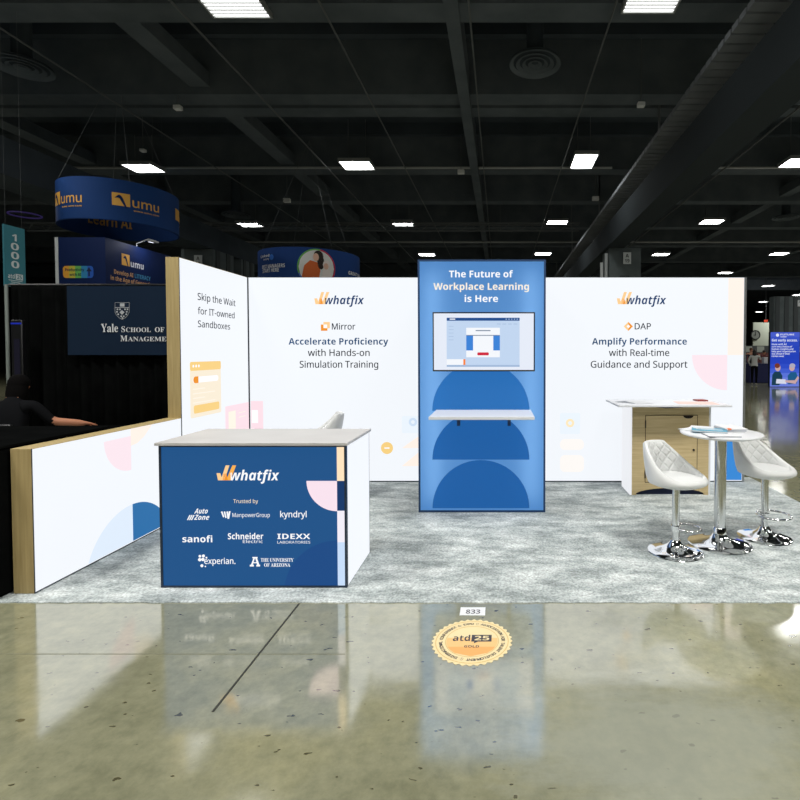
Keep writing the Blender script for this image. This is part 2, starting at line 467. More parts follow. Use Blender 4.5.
# round air diffusers: stacked cones
def diffuser(x, y, z, label):
    t = thing('air_diffuser', label, 'air vent', (x, y, z), 0, 'round ceiling air vents')
    for k, (r0, r1) in enumerate(((.62, .50), (.46, .35), (.31, .21), (.17, .06))):
        b = B(); b.lathe([(r1+.02, .05), (r0-.03, 0), (r0, 0), (r0, .012), (r1+.03, .062)], (x, y, z), 40); b.build('ring', M_BEAM, t)
    b = B(); b.lathe([(0, .062), (.6, .062), (.6, .075), (.2, .1), (.2, ZC-z)], (x, y, z), 36); b.build('neck', M_CEIL, t)
diffuser(.84, 12.37, 8.5, 'round ceiling air vent above and right of the kiosk')
diffuser(-11.7, 12.5, 8.5, 'round ceiling air vent at the left edge of the photo')
diffuser(-12.3, 23.6, 7.9, 'small far round air vent under the truss')
diffuser(14.2, 25.2, 8.2, 'far round air vent at right below the cross pipe')

# ceiling lights
def ceiling_light(x, y, label, sx=1.08, sy=.82, z=8.5, near=False):
    t = thing('ceiling_light', label, 'ceiling light', (x, y, z), 0, 'white ceiling lights')
    b = B()
    for q in ((x-sx/2-.04, x-sx/2, y-sy/2-.04, y+sy/2+.04), (x+sx/2, x+sx/2+.04, y-sy/2-.04, y+sy/2+.04), (x-sx/2, x+sx/2, y-sy/2-.04, y-sy/2), (x-sx/2, x+sx/2, y+sy/2, y+sy/2+.04)):
        b.box(*q, z-.01, z+.12)
    b.box(x-sx/2, x+sx/2, y-sy/2, y+sy/2, z+.06, z+.12)
    b.build('housing', M_PIPEL, t)
    b = B(); b.face([(x-sx/2, y-sy/2, z+.03), (x-sx/2, y+sy/2, z+.03), (x+sx/2, y+sy/2, z+.03), (x+sx/2, y-sy/2, z+.03)])
    b.build('diffuser', M_LAMP if near else M_LAMP2, t)
    if near:
        b = B()
        n = 9
        for k in range(1, n): b.box(x-sx/2, x+sx/2, y-sy/2+sy*k/n-.008, y-sy/2+sy*k/n+.008, z-.012, z+.028)
        b.build('louver', M_PIPEL, t)
    b = B()
    for s in (-1, 1): b.tube([(x+s*sx*.3, y, z+.12), (x+s*sx*.3, y, ZC)], .012, 5)
    b.build('hanger', M_PIPE, t)
ceiling_light(-5.35, 10.15, 'big louvred ceiling light cut by the top edge, left one', 1.15, .95, near=True)
ceiling_light(3.02, 10.0, 'big louvred ceiling light cut by the top edge, right one', 1.02, .95, near=True)
for x, y, lab in ((-13.5, 19.24, 'white ceiling light right above the round blue hanging sign'), (-5.34, 18.95, 'white ceiling light between the round sign and the kiosk, second row'),
                  (11.0, 18.7, 'ceiling light cut by the right edge of the photo'), (-13.7, 27.7, 'ceiling light low at left, above the left pillars'),
                  (-5.28, 27.5, 'ceiling light in the third row, left of the kiosk top'), (3.06, 27.3, 'ceiling light in the third row, right of the kiosk top'),
                  (11.3, 27.1, 'ceiling light in the third row, right of the soffit beam'), (-5.25, 36.2, 'small ceiling light just over the left of the kiosk top'),
                  (3.03, 35.9, 'small ceiling light just over the right corner of the kiosk'), (11.46, 36.1, 'ceiling light just right of the numbered grey pillar'),
                  (19.78, 35.9, 'ceiling light at right, above the far dark pillar'), (19.8, 44.5, 'ceiling light right over the back wall end corner'),
                  (28.2, 53.25, 'upper of the small far lights right of the back wall'), (36.6, 70.3, 'middle one of the small far lights right of the back wall'),
                  (36.36, 61.7, 'small far light at the right photo edge'), (45.1, 87.9, 'lowest of the small far lights over the distant booths')):
    ceiling_light(x, y, lab)
ceiling_light(3.05, 18.55, 'brightest glaring square ceiling light, left of the ribbed duct', .78, 1.35)
# little white boxes up there
for px, py, z, w, lab in ((178, 110, 8.3, .2, 'tiny white sensor box at upper left under the cross beam'), (461, 174, 8.3, .26, 'tiny white sensor box above the kiosk, under the pale pipe'),
                          (641, 107, 8.2, .2, 'tiny white sensor box hanging below the right big lamp'), (143, 152, 8.3, .16, 'tiny sensor box above the round blue sign'),
                          (595.5, 200.5, 8.3, .3, 'tiny white sensor box below the brightest lamp'), (287, 202.5, 8.3, .3, 'tiny white sensor box near the small far vent')):
    p = at_z(px, py, z)
    t = thing('sensor_box', lab, 'sensor', p, 0, 'small white sensors under the ceiling')
    b = B(); b.box(p.x-w/2, p.x+w/2, p.y-.08, p.y+.08, p.z, p.z+w*.6); b.build('case', mat('sensor_white', (.75,.76,.76,1), .4), t, bevel=.02)
    b = B(); b.tube([(p.x, p.y, p.z+w*.6), (p.x, p.y, ZC)], .01, 5); b.build('hanger', M_PIPE, t)

# pillars
def pillar(label, x0, x1, y0, y1, z1, sign=None, ribs=False):
    t = thing('pillar', label, 'pillar', ((x0+x1)/2, (y0+y1)/2, 0)); t['kind'] = 'thing'
    b = B(); b.box(x0, x1, y0, y1, 0, z1); b.build('shaft', M_PILLAR, t)
    b = B()
    w = x1-x0
    if ribs:
        for k in range(4): b.box(x0+w*(k+.15)/4, x0+w*(k+.6)/4, y0-.05, y0, 0, z1)
    else: b.box(x0+w*.32, x0+w*.62, y0-.03, y0, 0, z1-1.2)
    for k in range(2): b.box(x1, x1+.04, y0+(y1-y0)*(k*.5+.12), y0+(y1-y0)*(k*.5+.3), 0, z1)
    b.build('cladding_strip', mat('pillar_dark', srgb(58, 64, 66), .8), t)
    if sign:
        sx, sz, top, bot = sign
        b = B(); b.box(sx-.17, sx+.17, y0-.08, y0-.05, sz-.25, sz+.25); p = b.build('sign_plate', mat('sign_grey_white', srgb(196, 202, 202), .6), t)
        f = front(y0-.08, .004); b = B(); b.text(f, top, sx-.07, sx+.07, sz+.03, .15, 'bold')
        if bot: b.text(f, bot, sx-.10, sx+.10, sz-.19, .15, 'bold')
        b.build('lettering', mat('sign_black', srgb(40, 44, 46), .6), p)
pillar('grey square pillar with number plate rising behind the right back wall', 4.75, 6.12, 22, 23.5, 6.07, (5.5, 5.62, 'A', '19'))
pillar('grey square pillar with a letter plate behind the tall left panel', -13.88, -12.5, 22, 23.7, 6.03, (-13.1, 5.5, 'A', '18'))
pillar('second grey pillar close behind the lettered one at left', -13.88, -12.5, 24.4, 25.7, 6.03)
pillar('dark ribbed pillar behind the blue standing sign at far right', 21.7, 24.6, 40, 40.7, 5.95, (23.7, 5.4, 'A', None), True)
b = B(); p0 = at_y(604.5, 256, 24)
t = thing('white_conduit', 'pair of white upright strips beside the numbered grey pillar', 'conduit', (4.6, 23, 0))
for k in range(2):
    b = B(); b.box(4.42+k*.2, 4.53+k*.2, 22.3, 22.4, 0, 5.9-.4*(1-k)); b.build('strip', mat('conduit_white', srgb(190, 196, 196), .5), t)

# ------------------------------------------------------------------ booth: carpet
b = B(); n = 160
xs = [-3.75 + (3.09+3.75)*i/n for i in range(n+1)]
random.seed(3)
top, mid, bot, tb, bb = [], [], [], [], []
for x in xs:
    y = 3.085 + random.uniform(-.006, .006)
    for lst, q in ((bot, (x, y, .0002)), (mid, (x, y+.001, .005)), (top, (x, y+.008, .0075)), (tb, (x, 6.2, .0075)), (bb, (x, 6.2, .0002))):
        lst.append(b.bm.verts.new(q))
loops_ = [bot, mid, top, tb, bb]
for k in range(5):
    a, c = loops_[k], loops_[(k+1) % 5]
    for i in range(n): b.bm.faces.new((a[i], a[i+1], c[i+1], c[i]))
b.bm.faces.new([l_[0] for l_ in loops_]); b.bm.faces.new([l_[-1] for l_ in loops_][::-1])
bmesh.ops.recalc_face_normals(b.bm, faces=b.bm.faces)
tag(b.build('booth_carpet', M_CARPET), 'grey short pile carpet laid under the whole booth', 'carpet')
CZ = .008

# ------------------------------------------------------------------ lightbox panels
YW, XL, XR, HH = 5.972, -2.987, 2.884, 2.44
def whatfix(fn, b, m0, m1, mv0, mv1, mi=(0, 1, 2)):
    """two tick marks leaning on one another"""
    W, H = m1-m0, mv1-mv0
    P = lambda pts: [(m0+x*W, mv0+y*H) for x, y in pts]
    b.poly(fn, P([(0, .48), (.19, .48), (.27, .14), (.34, 0), (.07, 0)]), mi[0])
    b.poly(fn, P([(.36, .46), (.50, .46), (.58, 0), (.30, 0)]), mi[1])
    b.poly(fn, P([(.2, 0), (.40, 0), (.66, 1), (.47, 1)]), mi[0])
    b.poly(fn, P([(.48, 0), (.70, 0), (1, 1), (.81, 1)]), mi[2])

def line(b, fn, s, pxa, pxb, pbase, pcap, conv, style='regular', mi=0, shear=0., part=None):
    p0, p1, pc = conv(pxa, pbase), conv(pxb, pbase), conv(pxa, pcap)
    if part: b = B()
    b.text(fn, s, p0[0], p1[0], p0[1], pc[1]-p0[1], style, 0 if part else mi, shear)
    if part: b.build('lettering', part[1][mi], part[0])

cw = lambda x, y: (at_y(x, y, YW).x, at_y(x, y, YW).z)
# back wall
t = thing('backlit_wall', 'long glowing white fabric back wall with printed slogans behind the kiosk', 'display wall', (0, YW, 0))
b = B()
b.box(XL+.005, XR, YW+.004, YW+.12, CZ, .035); b.box(XL+.005, XR, YW+.004, YW+.12, HH-.03, HH)
b.box(XL+.005, XL+.02, YW+.002, YW+.12, CZ, HH); b.box(XR, XR+.028, YW-.004, YW+.12, CZ, HH)
b.box(XL+.03, XR, YW+.10, YW+.12, .03, HH-.03)
b.build('frame', M_ALU, t)
b = B(); b.box(XL+.012, XR, YW-.003, YW+.004, CZ, CZ+.012); b.build('base_strip', M_DARK_EDGE, t)
b = B(); b.face([(XL+.012, YW, CZ+.01), (XR, YW, CZ+.01), (XR, YW, HH-.004), (XL+.012, YW, HH-.004)]); face_bw = b.build('fabric_face', M_WHITE_LIT, t)
fw = front(YW); fw2 = front(YW, .003)
# printed shapes
b = B()
pr = lambda x0, y0, x1, y1: (cw(x0, y1)[0], cw(x1, y1)[0], cw(x0, y1)[1], cw(x0, y0)[1])
b.rect(fw, 2.697, XR-.004, 1.522, HH-.01, 0)                                      # peach strip
b.pie(fw, (2.693, 1.522), .418, 180, 270, 1)                                     # pink quarter
b.rect(fw, 2.697, XR-.004, .03, .56, 2)
b.rect(fw, XL+.02, cw(263, 400)[0], cw(263, 452)[1], cw(263, 401)[1], 3)         # rose card
b.rect(fw2, XL+.03, cw(258, 400)[0], cw(258, 423)[1], cw(258, 410)[1], 4)
b.build('printed_shape', [L_PEACH, L_PINK, L_SKY, L_ROSE, L_WHITE], t)
b = B()
c = cw(387, 448); b.pie(fw, c, .072, 0, 360, 0, whole=True)
b.rect(fw2, c[0]-.03, c[0]+.03, c[1]-.008, c[1]+.008, 3)
b.rect(fw, *pr(402, 416, 419, 433), 1, r=.02); c = cw(413, 422); b.pie(fw2, c, .05, 0, 360, 2, whole=True); b.pie(front(YW, .0045), c, .022, 0, 360, 1, whole=True)
for y0, y1 in ((436, 448), (452, 466)):
    a = pr(402, y0, 419, y1); b.poly(fw, [(a[0], a[2]), (a[1], a[2]), (a[1], a[3])], 4)
b.rect(fw, *pr(560, 413, 580, 434), 1, r=.02); c = cw(570, 423); b.pie(fw2, c, .05, 0, 360, 5, whole=True); b.pie(front(YW, .0045), c, .022, 0, 360, 1, whole=True)
for y0, y1 in ((439, 450), (455, 472)):
    a = pr(560, y0, 584, y1); b.rect(fw, *a, 6, r=.06)
b.build('printed_icon', [L_YEL, L_TINT, lit('lit_icon_blue', srgb(206, 224, 244)), L_WHITE, L_PEACH, lit('lit_icon_yellow', srgb(252, 232, 190)), lit('lit_hint', srgb(251, 247, 243))], t)
LG = [L_PALEOR, L_DEEP, L_WHITE]
for dx in (0, 302.4):
    b = B(); a = pr(314.4+dx, 292, 329.5+dx, 304.2); whatfix(fw, b, a[0], a[1], a[2], a[3], (0, 1, 0)); b.build('logo', LG, t)
b = B()
# module icons
a = pr(321, 322, 330, 330.8); s_ = (a[1]-a[0])
b.rect(fw, a[0], a[1]-.03, a[2], a[3]-.03, 1); b.rect(fw2, a[0]+.03, a[1], a[2]+.03, a[3], 0); b.rect(front(YW, .0045), a[0]+.032, a[1]-.032, a[2]+.032, a[3]-.03, 2)
b.build('module_icon', LG, t); b = B()
a = pr(624, 322, 632.5, 330.8); cx_, cz_ = (a[0]+a[1])/2, (a[2]+a[3])/2; r_ = .054
b.poly(fw, [(cx_-r_, cz_), (cx_, cz_-r_), (cx_+r_, cz_), (cx_, cz_+r_)], 0); b.poly(fw2, [(cx_, cz_-r_), (cx_+r_, cz_), (cx_, cz_+r_)], 1)
r_ = .022; b.poly(front(YW, .0045), [(cx_-r_, cz_), (cx_, cz_-r_), (cx_+r_, cz_), (cx_, cz_+r_)], 2)
b.build('module_icon', LG, t)
PT = (t, [M_INK, M_INK_B, M_INK_G])
line(b, fw, 'whatfix', 325, 364.2, 304.2, 296, cw, 'bolditalic', 0, part=PT)
line(b, fw, 'Mirror', 332, 355.3, 329.6, 323.4, cw, 'regular', 0, part=PT)
line(b, fw, 'Accelerate Proficiency', 288.7, 388.3, 344.6, 338.2, cw, 'bold', 1, part=PT)
line(b, fw, 'with Hands-on', 308, 369.6, 356, 349.4, cw, 'regular', 2, part=PT)
line(b, fw, 'Simulation Training', 299.8, 378.2, 367.7, 361, cw, 'regular', 2, part=PT)
line(b, fw, 'whatfix', 626.5, 666.2, 304.2, 296, cw, 'bolditalic', 0, part=PT)
line(b, fw, 'DAP', 634.7, 650.8, 329.4, 323.2, cw, 'regular', 0, part=PT)
line(b, fw, 'Amplify Performance', 592, 686.8, 344.6, 338.2, cw, 'bold', 1, part=PT)
line(b, fw, 'with Real-time', 609, 669.2, 356, 349.4, cw, 'regular', 2, part=PT)
line(b, fw, 'Guidance and Support', 590.8, 687.3, 367.7, 361, cw, 'regular', 2, part=PT)

# tall left panel
cl = lambda x, y: (at_x(x, y, XL).y, at_x(x, y, XL).z)
YT = 4.70
t = thing('tall_light_panel', 'tall glowing white side panel with a birch edge and browser icon print', 'display panel', (XL, YT, 0))
b = B(); b.box(XL-.125, XL-.002, YT, YT+.02, CZ, HH); b.box(XL-.125, XL-.002, YT+.02, YW+.10, HH-.02, HH); b.box(XL-.125, XL-.115, YT+.02, YW+.10, CZ, HH-.02); b.build('birch_edge', M_BIRCH, t, bevel=.002)
b = B(); b.face([(XL, YT+.006, CZ), (XL, YW-.012, CZ), (XL, YW-.012, HH-.004), (XL, YT+.006, HH-.004)]); b.build('fabric_face', M_WHITE_LIT, t)
b = B(); b.box(XL-.004, XL+.004, YW-.012, YW-.001, CZ, HH); b.build('frame', M_DARK_EDGE, t); b = B(); b.box(XL-.002, XL+.0015, YT, YT+.006, CZ, HH); b.build('frame', M_DARK_EDGE, t)
fl = side(XL); fl2 = side(XL, .003); fl3 = side(XL, .0045)
b = B()
y0, y1, z0, z1 = 4.838, 5.372, .915, 1.462
b.rect(fl, y0, y1, z0, z1, 1, r=.02); b.rect(fl2, y0, y1, 1.375, z1, 0, r=.02)
for k in range(3): b.pie(fl3, (y0+.05+.045*k, 1.42), .014, 0, 360, 2, whole=True)
b.rect(fl2, y0+.04, y1-.05, 1.255, 1.315, 2, r=.03); b.pie(fl3, (y0+.08, 1.285), .033, 90, 270, 3); b.rect(fl3, y0+.08, y0+.13, 1.252, 1.318, 3)
for k, w in enumerate((.2, .38, .2, .38)): b.rect(fl2, y0+.04, y0+.04+w, 1.19-.045*k, 1.2-.045*k, 4)
b.rect(fl2, y0+.05, y1-.04, .955, 1.035, 0, r=.02)
b.rect(fl, 5.45, YW-.013, .60, .965, 5); b.rect(fl2, 5.51, 5.66, .70, .90, 4)
for k in range(2): b.rect(fl2, 5.72, 5.88, .86-.05*k, .867-.05*k, 4)
b.build('printed_icon', [L_YEL, L_CREAM, L_WHITE, L_DEEP, L_FAINT, L_ROSE], t)
for s, xa, xb, ya, yc in (('Skip the Wait', 197.6, 235.3, 299.8, 292.8), ('for IT-owned', 197.8, 234.4, 313.9, 307.2), ('Sandboxes', 197.9, 230, 327, 320.4)):
    p0 = cl(xa, ya); p1 = cl(xb, ya+4); pc = cl(xa, yc)
    b = B(); b.text(fl, s, p0[0], p1[0], p0[1], pc[1]-p0[1], 'regular', 0); b.build('lettering', M_INK, t)

# low left wall
YLW, HL = 3.19, .942
t = thing('low_light_panel', 'low glowing white half-height wall with birch edge and pastel circle prints', 'display panel', (XL, YLW, 0))
b = B(); b.box(XL-.135, XL-.002, YLW, YLW+.02, CZ, HL); b.box(XL-.135, XL-.002, YLW+.02, YT-.001, HL-.02, HL); b.box(XL-.135, XL-.125, YLW+.02, YT-.001, CZ, HL-.02); b.build('birch_edge', M_BIRCH, t, bevel=.002)
b = B(); b.face([(XL, YLW+.005, CZ), (XL, YT-.006, CZ), (XL, YT-.006, HL-.004), (XL, YLW+.005, HL-.004)]); b.build('fabric_face', M_WHITE_LIT, t)
b = B(); b.box(XL-.002, XL+.002, YLW, YT, CZ, CZ+.008); b.box(XL-.002, XL+.002, YT-.006, YT-.001, CZ, HL); b.box(XL-.002, XL+.001, YLW, YLW+.005, CZ, HL); b.build('frame', M_DARK_EDGE, t)
b = B()
b.pie(fl, (4.05, .88), .275, 180, 270, 0)
b.poly(fl, [(4.05, .80), (4.05, HL-.006), (4.30, HL-.006), (4.27, .91), (4.2, .85), (4.12, .81)], 1)
cc, R_ = (4.05, -.15), .473
def arc(a0, a1, n=24): return [(cc[0]+R_*math.cos(math.radians(a0+(a1-a0)*k/n)), cc[1]+R_*math.sin(math.radians(a0+(a1-a0)*k/n))) for k in range(n+1)]
aL = math.degrees(math.acos((4.055-cc[0])/R_)); aB = 180-math.degrees(math.asin((.022-cc[1])/R_)); aR = math.degrees(math.asin((.022-cc[1])/R_))
b.poly(fl, arc(aB, aL)+[(4.055, .022)], 2)
b.poly(fl, arc(aL, aR)+[(4.055, .022)], 3)
b.build('printed_shape', [L_PINK, L_PEACH, L_LBLUE, L_BLUE], t)

# ------------------------------------------------------------------ kiosk
def led_strip(x, y, z, w, h, power, parent):
    # LED bar inside a lightbox, shining forward into the printed fabric
    l = bpy.data.lights.new('led_bar', 'AREA'); l.shape = 'RECTANGLE'; l.size = w; l.size_y = h; l.energy = power; l.spread = math.radians(150)
    o = bpy.data.objects.new('led_bar', l); COL.objects.link(o); o.parent = parent
    o.location = Vector((x, y, z)) - BASE[parent.name]; o.rotation_euler = (math.radians(-90), 0, 0)
def fabric(m, col, k):
    # print on thin fabric: lets the light of the LED bars behind through
    nt, b, new, link = nodes(m)
    tr = new('ShaderNodeBsdfTranslucent'); tr.inputs[0].default_value = (col[0]*k, col[1]*k, col[2]*k, 1)
    ad = new('ShaderNodeAddShader'); link(b.outputs[0], ad.inputs[0]); link(tr.outputs[0], ad.inputs[1])
    link(ad.outputs[0], nt.nodes['Material Output'].inputs[0])
    return m
KX0, KX1, YK = -.789, .435, 4.827
L_KIOSK = lit('lit_kiosk_blue', srgb(56, 112, 172), 1.0, True); L_ARC = lit('lit_kiosk_arc', srgb(36, 98, 156)); L_ARC2 = lit('lit_kiosk_deep_arc', srgb(28, 84, 140))
t = thing('kiosk_tower', 'tall blue glowing kiosk tower standing in front of the back wall', 'kiosk', ((KX0+KX1)/2, YK, 0))
b = B()
b.box(KX0, KX0+.018, YK, YW-.01, CZ, HH); b.box(KX1-.018, KX1, YK, YW-.01, CZ, HH); b.box(KX0+.018, KX1-.018, YK, YW-.01, HH-.018, HH); b.box(KX0+.018, KX1-.018, YK, YW-.01, CZ, CZ+.02)
b.build('frame', M_NAVY_EDGE, t)
b = B(); b.face([(KX0+.018, YK+.004, CZ+.02), (KX1-.018, YK+.004, CZ+.02), (KX1-.018, YK+.004, HH-.018), (KX0+.018, YK+.004, HH-.018)]); b.build('fabric_face', L_KIOSK, t)
for x in (KX0+.14, KX1-.14): led_strip(x, YK+.16, 1.22, .05, 2.2, .95, t)
for m_, c_ in ((L_KIOSK, (.20, .35, .52)), (L_ARC, (.05, .14, .26)), (L_ARC2, (.03, .11, .22))): fabric(m_, c_, .8)
b = B()
f = front(YK+.004)
for zb, mi in ((.048, 1), (.52, 1), (.992, 0)): b.pie(f, (-.187, zb), .468, 0, 180, mi)
b.build('printed_arch', [L_ARC, L_ARC2], t)
ck = lambda x, y: (at_y(x, y, YK).x, at_y(x, y, YK).z)
PT = (t, [L_WHITE, lit('lit_warm_white', srgb(252, 240, 220))])
line(b, f, 'The Future of', 449, 513, 277.3, 270.6, ck, 'bold', 0, part=PT)
line(b, f, 'Workplace Learning', 433.4, 529, 289.8, 283, ck, 'bold', 1, part=PT)
line(b, f, 'is Here', 464.6, 498, 301.9, 295.2, ck, 'bold', 0, part=PT)
# shelf
t = thing('wall_shelf', 'white shelf on dark brackets fixed to the blue kiosk under the screen', 'shelf', (-.16, YK, .97))
b = B(); b.box(-.615, .295, 4.30, YK, .975, 1.003); b.build('board', M_WHITE, t, bevel=.004)
for x in (-.40, .085):
    b = B(); b.box(x-.015, x+.015, 4.5, YK, .955, .975); b.box(x-.015, x+.015, YK-.025, YK, .85, .955); b.build('bracket', M_NAVY_EDGE, t)
# television
t = thing('flat_screen', 'flat television on the blue kiosk showing a software window', 'television', (-.155, 4.77, 1.377))
b = B(); b.box(-.640, .328, 4.762, 4.80, 1.374, 1.935); b.box(-.4, .1, 4.80, YK+.003, 1.5, 1.8); b.build('bezel', M_BLACKP, t, bevel=.004)
SY = 4.7615
b = B(); fs = front(SY, 0); b.rect(fs, -.628, .316, 1.388, 1.922, 0); sp = b.build('display', [lit('screen_lilac', srgb(226, 232, 244))], t)
b = B(); f1, f2, f3, f4 = (front(SY, .001*k) for k in (1, 2, 3, 4))
cs = lambda x, y: (at_y(x, y, SY).x, at_y(x, y, SY).z)
def sr(f_, x0, y0, x1, y1, mi, r=0): a = cs(x0, y1); c_ = cs(x1, y0); b.rect(f_, a[0], c_[0], a[1], c_[1], mi, r)
k_ = 4.708
def q(x, y): return (420+x/k_, 250+y/k_)
def S(f_, x0, y0, x1, y1, mi, r=0): sr(f_, *q(x0, y0), *q(x1, y1), mi, r)
S(f1, 126, 319, 469, 550, 0); S(f2, 126, 319, 469, 333, 1); S(f2, 126, 541, 469, 550, 7)
S(f2, 218, 366, 376, 505, 2); S(f3, 218, 403, 250, 473, 3); S(f3, 345, 403, 376, 473, 3); S(f3, 218, 400, 376, 404, 6)
S(f3, 250, 408, 345, 478, 2); S(f3, 270, 482, 324, 496, 4, .008); S(f2, 126, 514, 204, 541, 2); S(f2, 204, 514, 214, 541, 5)
S(f4, 262, 377, 332, 382, 6); S(f3, 140, 323, 166, 328, 2)
for k in range(5): S(f3, 403+13*k, 323, 409+13*k, 328, 7)
for k in range(5): S(f2, 135, 358+16*k, 158, 360+16*k, 7)
for k in range(4): S(f2, 362+26*k, 347, 380+26*k, 350, 7)
b.build('screen_window', [lit('screen_pale', srgb(190, 210, 236)), lit('screen_navy', srgb(26, 74, 138)), lit('screen_white', srgb(240, 243, 248)), lit('screen_blue', srgb(58, 128, 212)),
                          lit('screen_red', srgb(206, 40, 62)), lit('screen_orange', srgb(244, 130, 60)), lit('screen_grey', srgb(120, 134, 156)), lit('screen_mist', srgb(158, 182, 214))], sp)

# ------------------------------------------------------------------ front counter
AX0, AX1, AY0, AY1, AH = -2.233, -1.009, 3.272, 3.86, .966
t = thing('reception_counter', 'blue fronted glowing reception counter with partner logos, nearest the aisle', 'counter', ((AX0+AX1)/2, AY0, 0))
b = B(); b.box(AX0-.022, AX1+.012, AY0-.010, AY1+.012, AH-.019, AH); b.build('worktop', M_GREYTOP, t, bevel=.002)
b = B()
b.box(AX0, AX0+.014, AY0, AY0+.03, CZ, AH-.019); b.box(AX1-.012, AX1, AY0, AY0+.03, CZ, AH-.019); b.box(AX0+.014, AX1-.012, AY0, AY0+.03, AH-.028, AH-.019); b.box(AX0+.014, AX1-.012, AY0, AY0+.03, CZ, CZ+.012)
b.box(AX1-.03, AX1-.001, AY1-.02, AY1, CZ, AH-.019); b.box(AX0, AX0+.03, AY1-.02, AY1, CZ, AH-.019)
b.build('frame', mat('counter_frame', srgb(40, 54, 74), .4, .3), t)
b = B(); b.box(AX0+.03, AX1-.03, AY1-.012, AY1, CZ+.02, AH-.03); b.build('back_panel', M_OAK, t)
L_NAVY = lit('lit_counter_blue', srgb(31, 82, 135), 1.0, True); L_NAVY2 = lit('lit_counter_deep', srgb(28, 74, 132)); L_NAVY3 = lit('lit_counter_navy', srgb(22, 56, 104))
XS = -1.070
b = B(); ff = front(AY0+.006, 0)
b.rect(ff, AX0+.014, XS, CZ+.012, AH-.028, 0); b.build('printed_front', L_NAVY, t)
f0 = front(AY0+.006, .0015); f1_ = front(AY0+.006, .003)
b = B()
b.pie(f0, (XS, .714), .20, 180, 270, 0)
c0 = (XS, -.035); R_ = .355
b.poly(f0, [(c0[0]+R_*math.cos(math.radians(a)), c0[1]+R_*math.sin(math.radians(a))) for a in range(90, 171, 4)]+[(c0[0]-R_*.985, CZ+.013), (XS, CZ+.013)], 1)
for z0, z1, mi in ((.714, AH-.029, 2), (.517, .714, 3), (.308, .517, 4), (CZ+.013, .308, 5)): b.rect(f0, XS, AX1-.012, z0, z1, mi)
b.build('printed_shape', [lit('lit_c_pink', srgb(246, 224, 236)), L_NAVY2, lit('lit_c_peach', srgb(252, 226, 190)), L_NAVY3, lit('lit_c_pale', srgb(240, 236, 246)), lit('lit_c_sky', srgb(198, 220, 248))], t)
cc_ = lambda x, y: (at_y(x, y, AY0).x, at_y(x, y, AY0).z)
z4 = lambda x, y: cc_(160+x/4, 460+y/4)
def L4(b, s, xa, xb, yb, yc, style='bold', mi=0, shear=0.):
    p0, p1, pc = z4(xa, yb), z4(xb, yb), z4(xa, yc); b.text(f0, s, p0[0], p1[0], p0[1], pc[1]-p0[1], style, mi, shear)
b = B(); a0, a1 = z4(225, 82), z4(303, 22); whatfix(f0, b, a0[0], a1[0], a0[1], a1[1]); b.build('logo', [L_PALEOR, L_DEEP, L_ORANGE], t)
P4 = lambda pts: [z4(*p) for p in pts]
def mark(name, fn_, m_=L_WHITE):
    b = B(); fn_(b); b.build(name, m_, t)
mark('lettering', lambda b: L4(b, 'whatfix', 280, 476, 82, 42, 'bolditalic'))
mark('lettering', lambda b: L4(b, 'Trusted by', 292, 391, 173, 158, 'regular'), lit('lit_warm_cream', srgb(248, 230, 200)))
def auto_parts(b):
    L4(b, 'Auto', 135, 190, 215, 195, 'bolditalic', 0, .2); L4(b, 'Zone', 134, 196, 240, 220, 'bolditalic', 0, .2)
    for k in range(3): b.poly(f0, P4([(106+8*k, 241), (111+8*k, 241), (121+8*k, 221), (116+8*k, 221)]))
def manpower(b):
    for k in range(3): b.poly(f0, P4([(242+11*k, 208+0*k), (248+11*k, 206), (256+9*k, 228+3*k), (251+9*k, 231+3*k)]))
    b.poly(f0, P4([(268, 236), (275, 236), (281, 206), (274, 206)]))
    L4(b, 'ManpowerGroup', 288, 438, 229, 213, 'regular')
def schneider(b): L4(b, 'Schneider', 270, 412, 318, 294); L4(b, 'Electric', 330, 410, 333, 321, 'regular')
def idexx(b):
    L4(b, 'IDEXX', 468, 600, 317, 296); L4(b, 'LABORATORIES', 468, 600, 335, 325, 'regular')
def experian(b):
    L4(b, 'experian.', 176, 300, 417, 393, 'regular')
    for x, y, r in ((158, 386, .009), (172, 385, .010), (157, 400, .011), (170, 399, .011), (166, 424, .010), (184, 392, .006), (180, 427, .005)): b.pie(f0, z4(x, y), r, 0, 360, 0, whole=True)
def arizona(b):
    b.poly(f0, P4([(374, 389), (380, 389), (369, 422), (362, 422)])); b.poly(f0, P4([(378, 389), (385, 389), (397, 422), (388, 422)])); b.poly(f0, P4([(358, 427), (374, 427), (374, 420), (358, 420)])); b.poly(f0, P4([(384, 427), (399, 427), (399, 420), (384, 420)])); b.poly(f0, P4([(368, 389), (389, 389), (389, 394), (368, 394)])); b.poly(f0, P4([(370, 410), (388, 410), (388, 414), (370, 414)]))
    L4(b, 'THE UNIVERSITY', 402, 533, 408, 394, 'serif'); L4(b, 'OF ARIZONA', 415, 520, 428, 414, 'serif')
for fn_ in (auto_parts, manpower, lambda b: L4(b, 'kyndryl', 480, 585, 230, 206, 'regular'), lambda b: L4(b, 'sanofi', 88, 208, 330, 304), schneider, idexx, experian, arizona): mark('partner_logo', fn_)
b = B(); b.face([(AX1, AY0+.03, CZ+.004), (AX1, AY1-.012, CZ+.004), (AX1, AY1-.012, AH-.02), (AX1, AY0+.03, AH-.02)]); b.build('side_light_panel', M_WHITE_LIT, t)
b = B(); b.face([(AX0, AY0+.03, CZ+.004), (AX0, AY0+.03, AH-.03), (AX0, AY1-.012, AH-.03), (AX0, AY1-.012, CZ+.004)]); b.build('side_light_panel', M_WHITE_LIT, t)

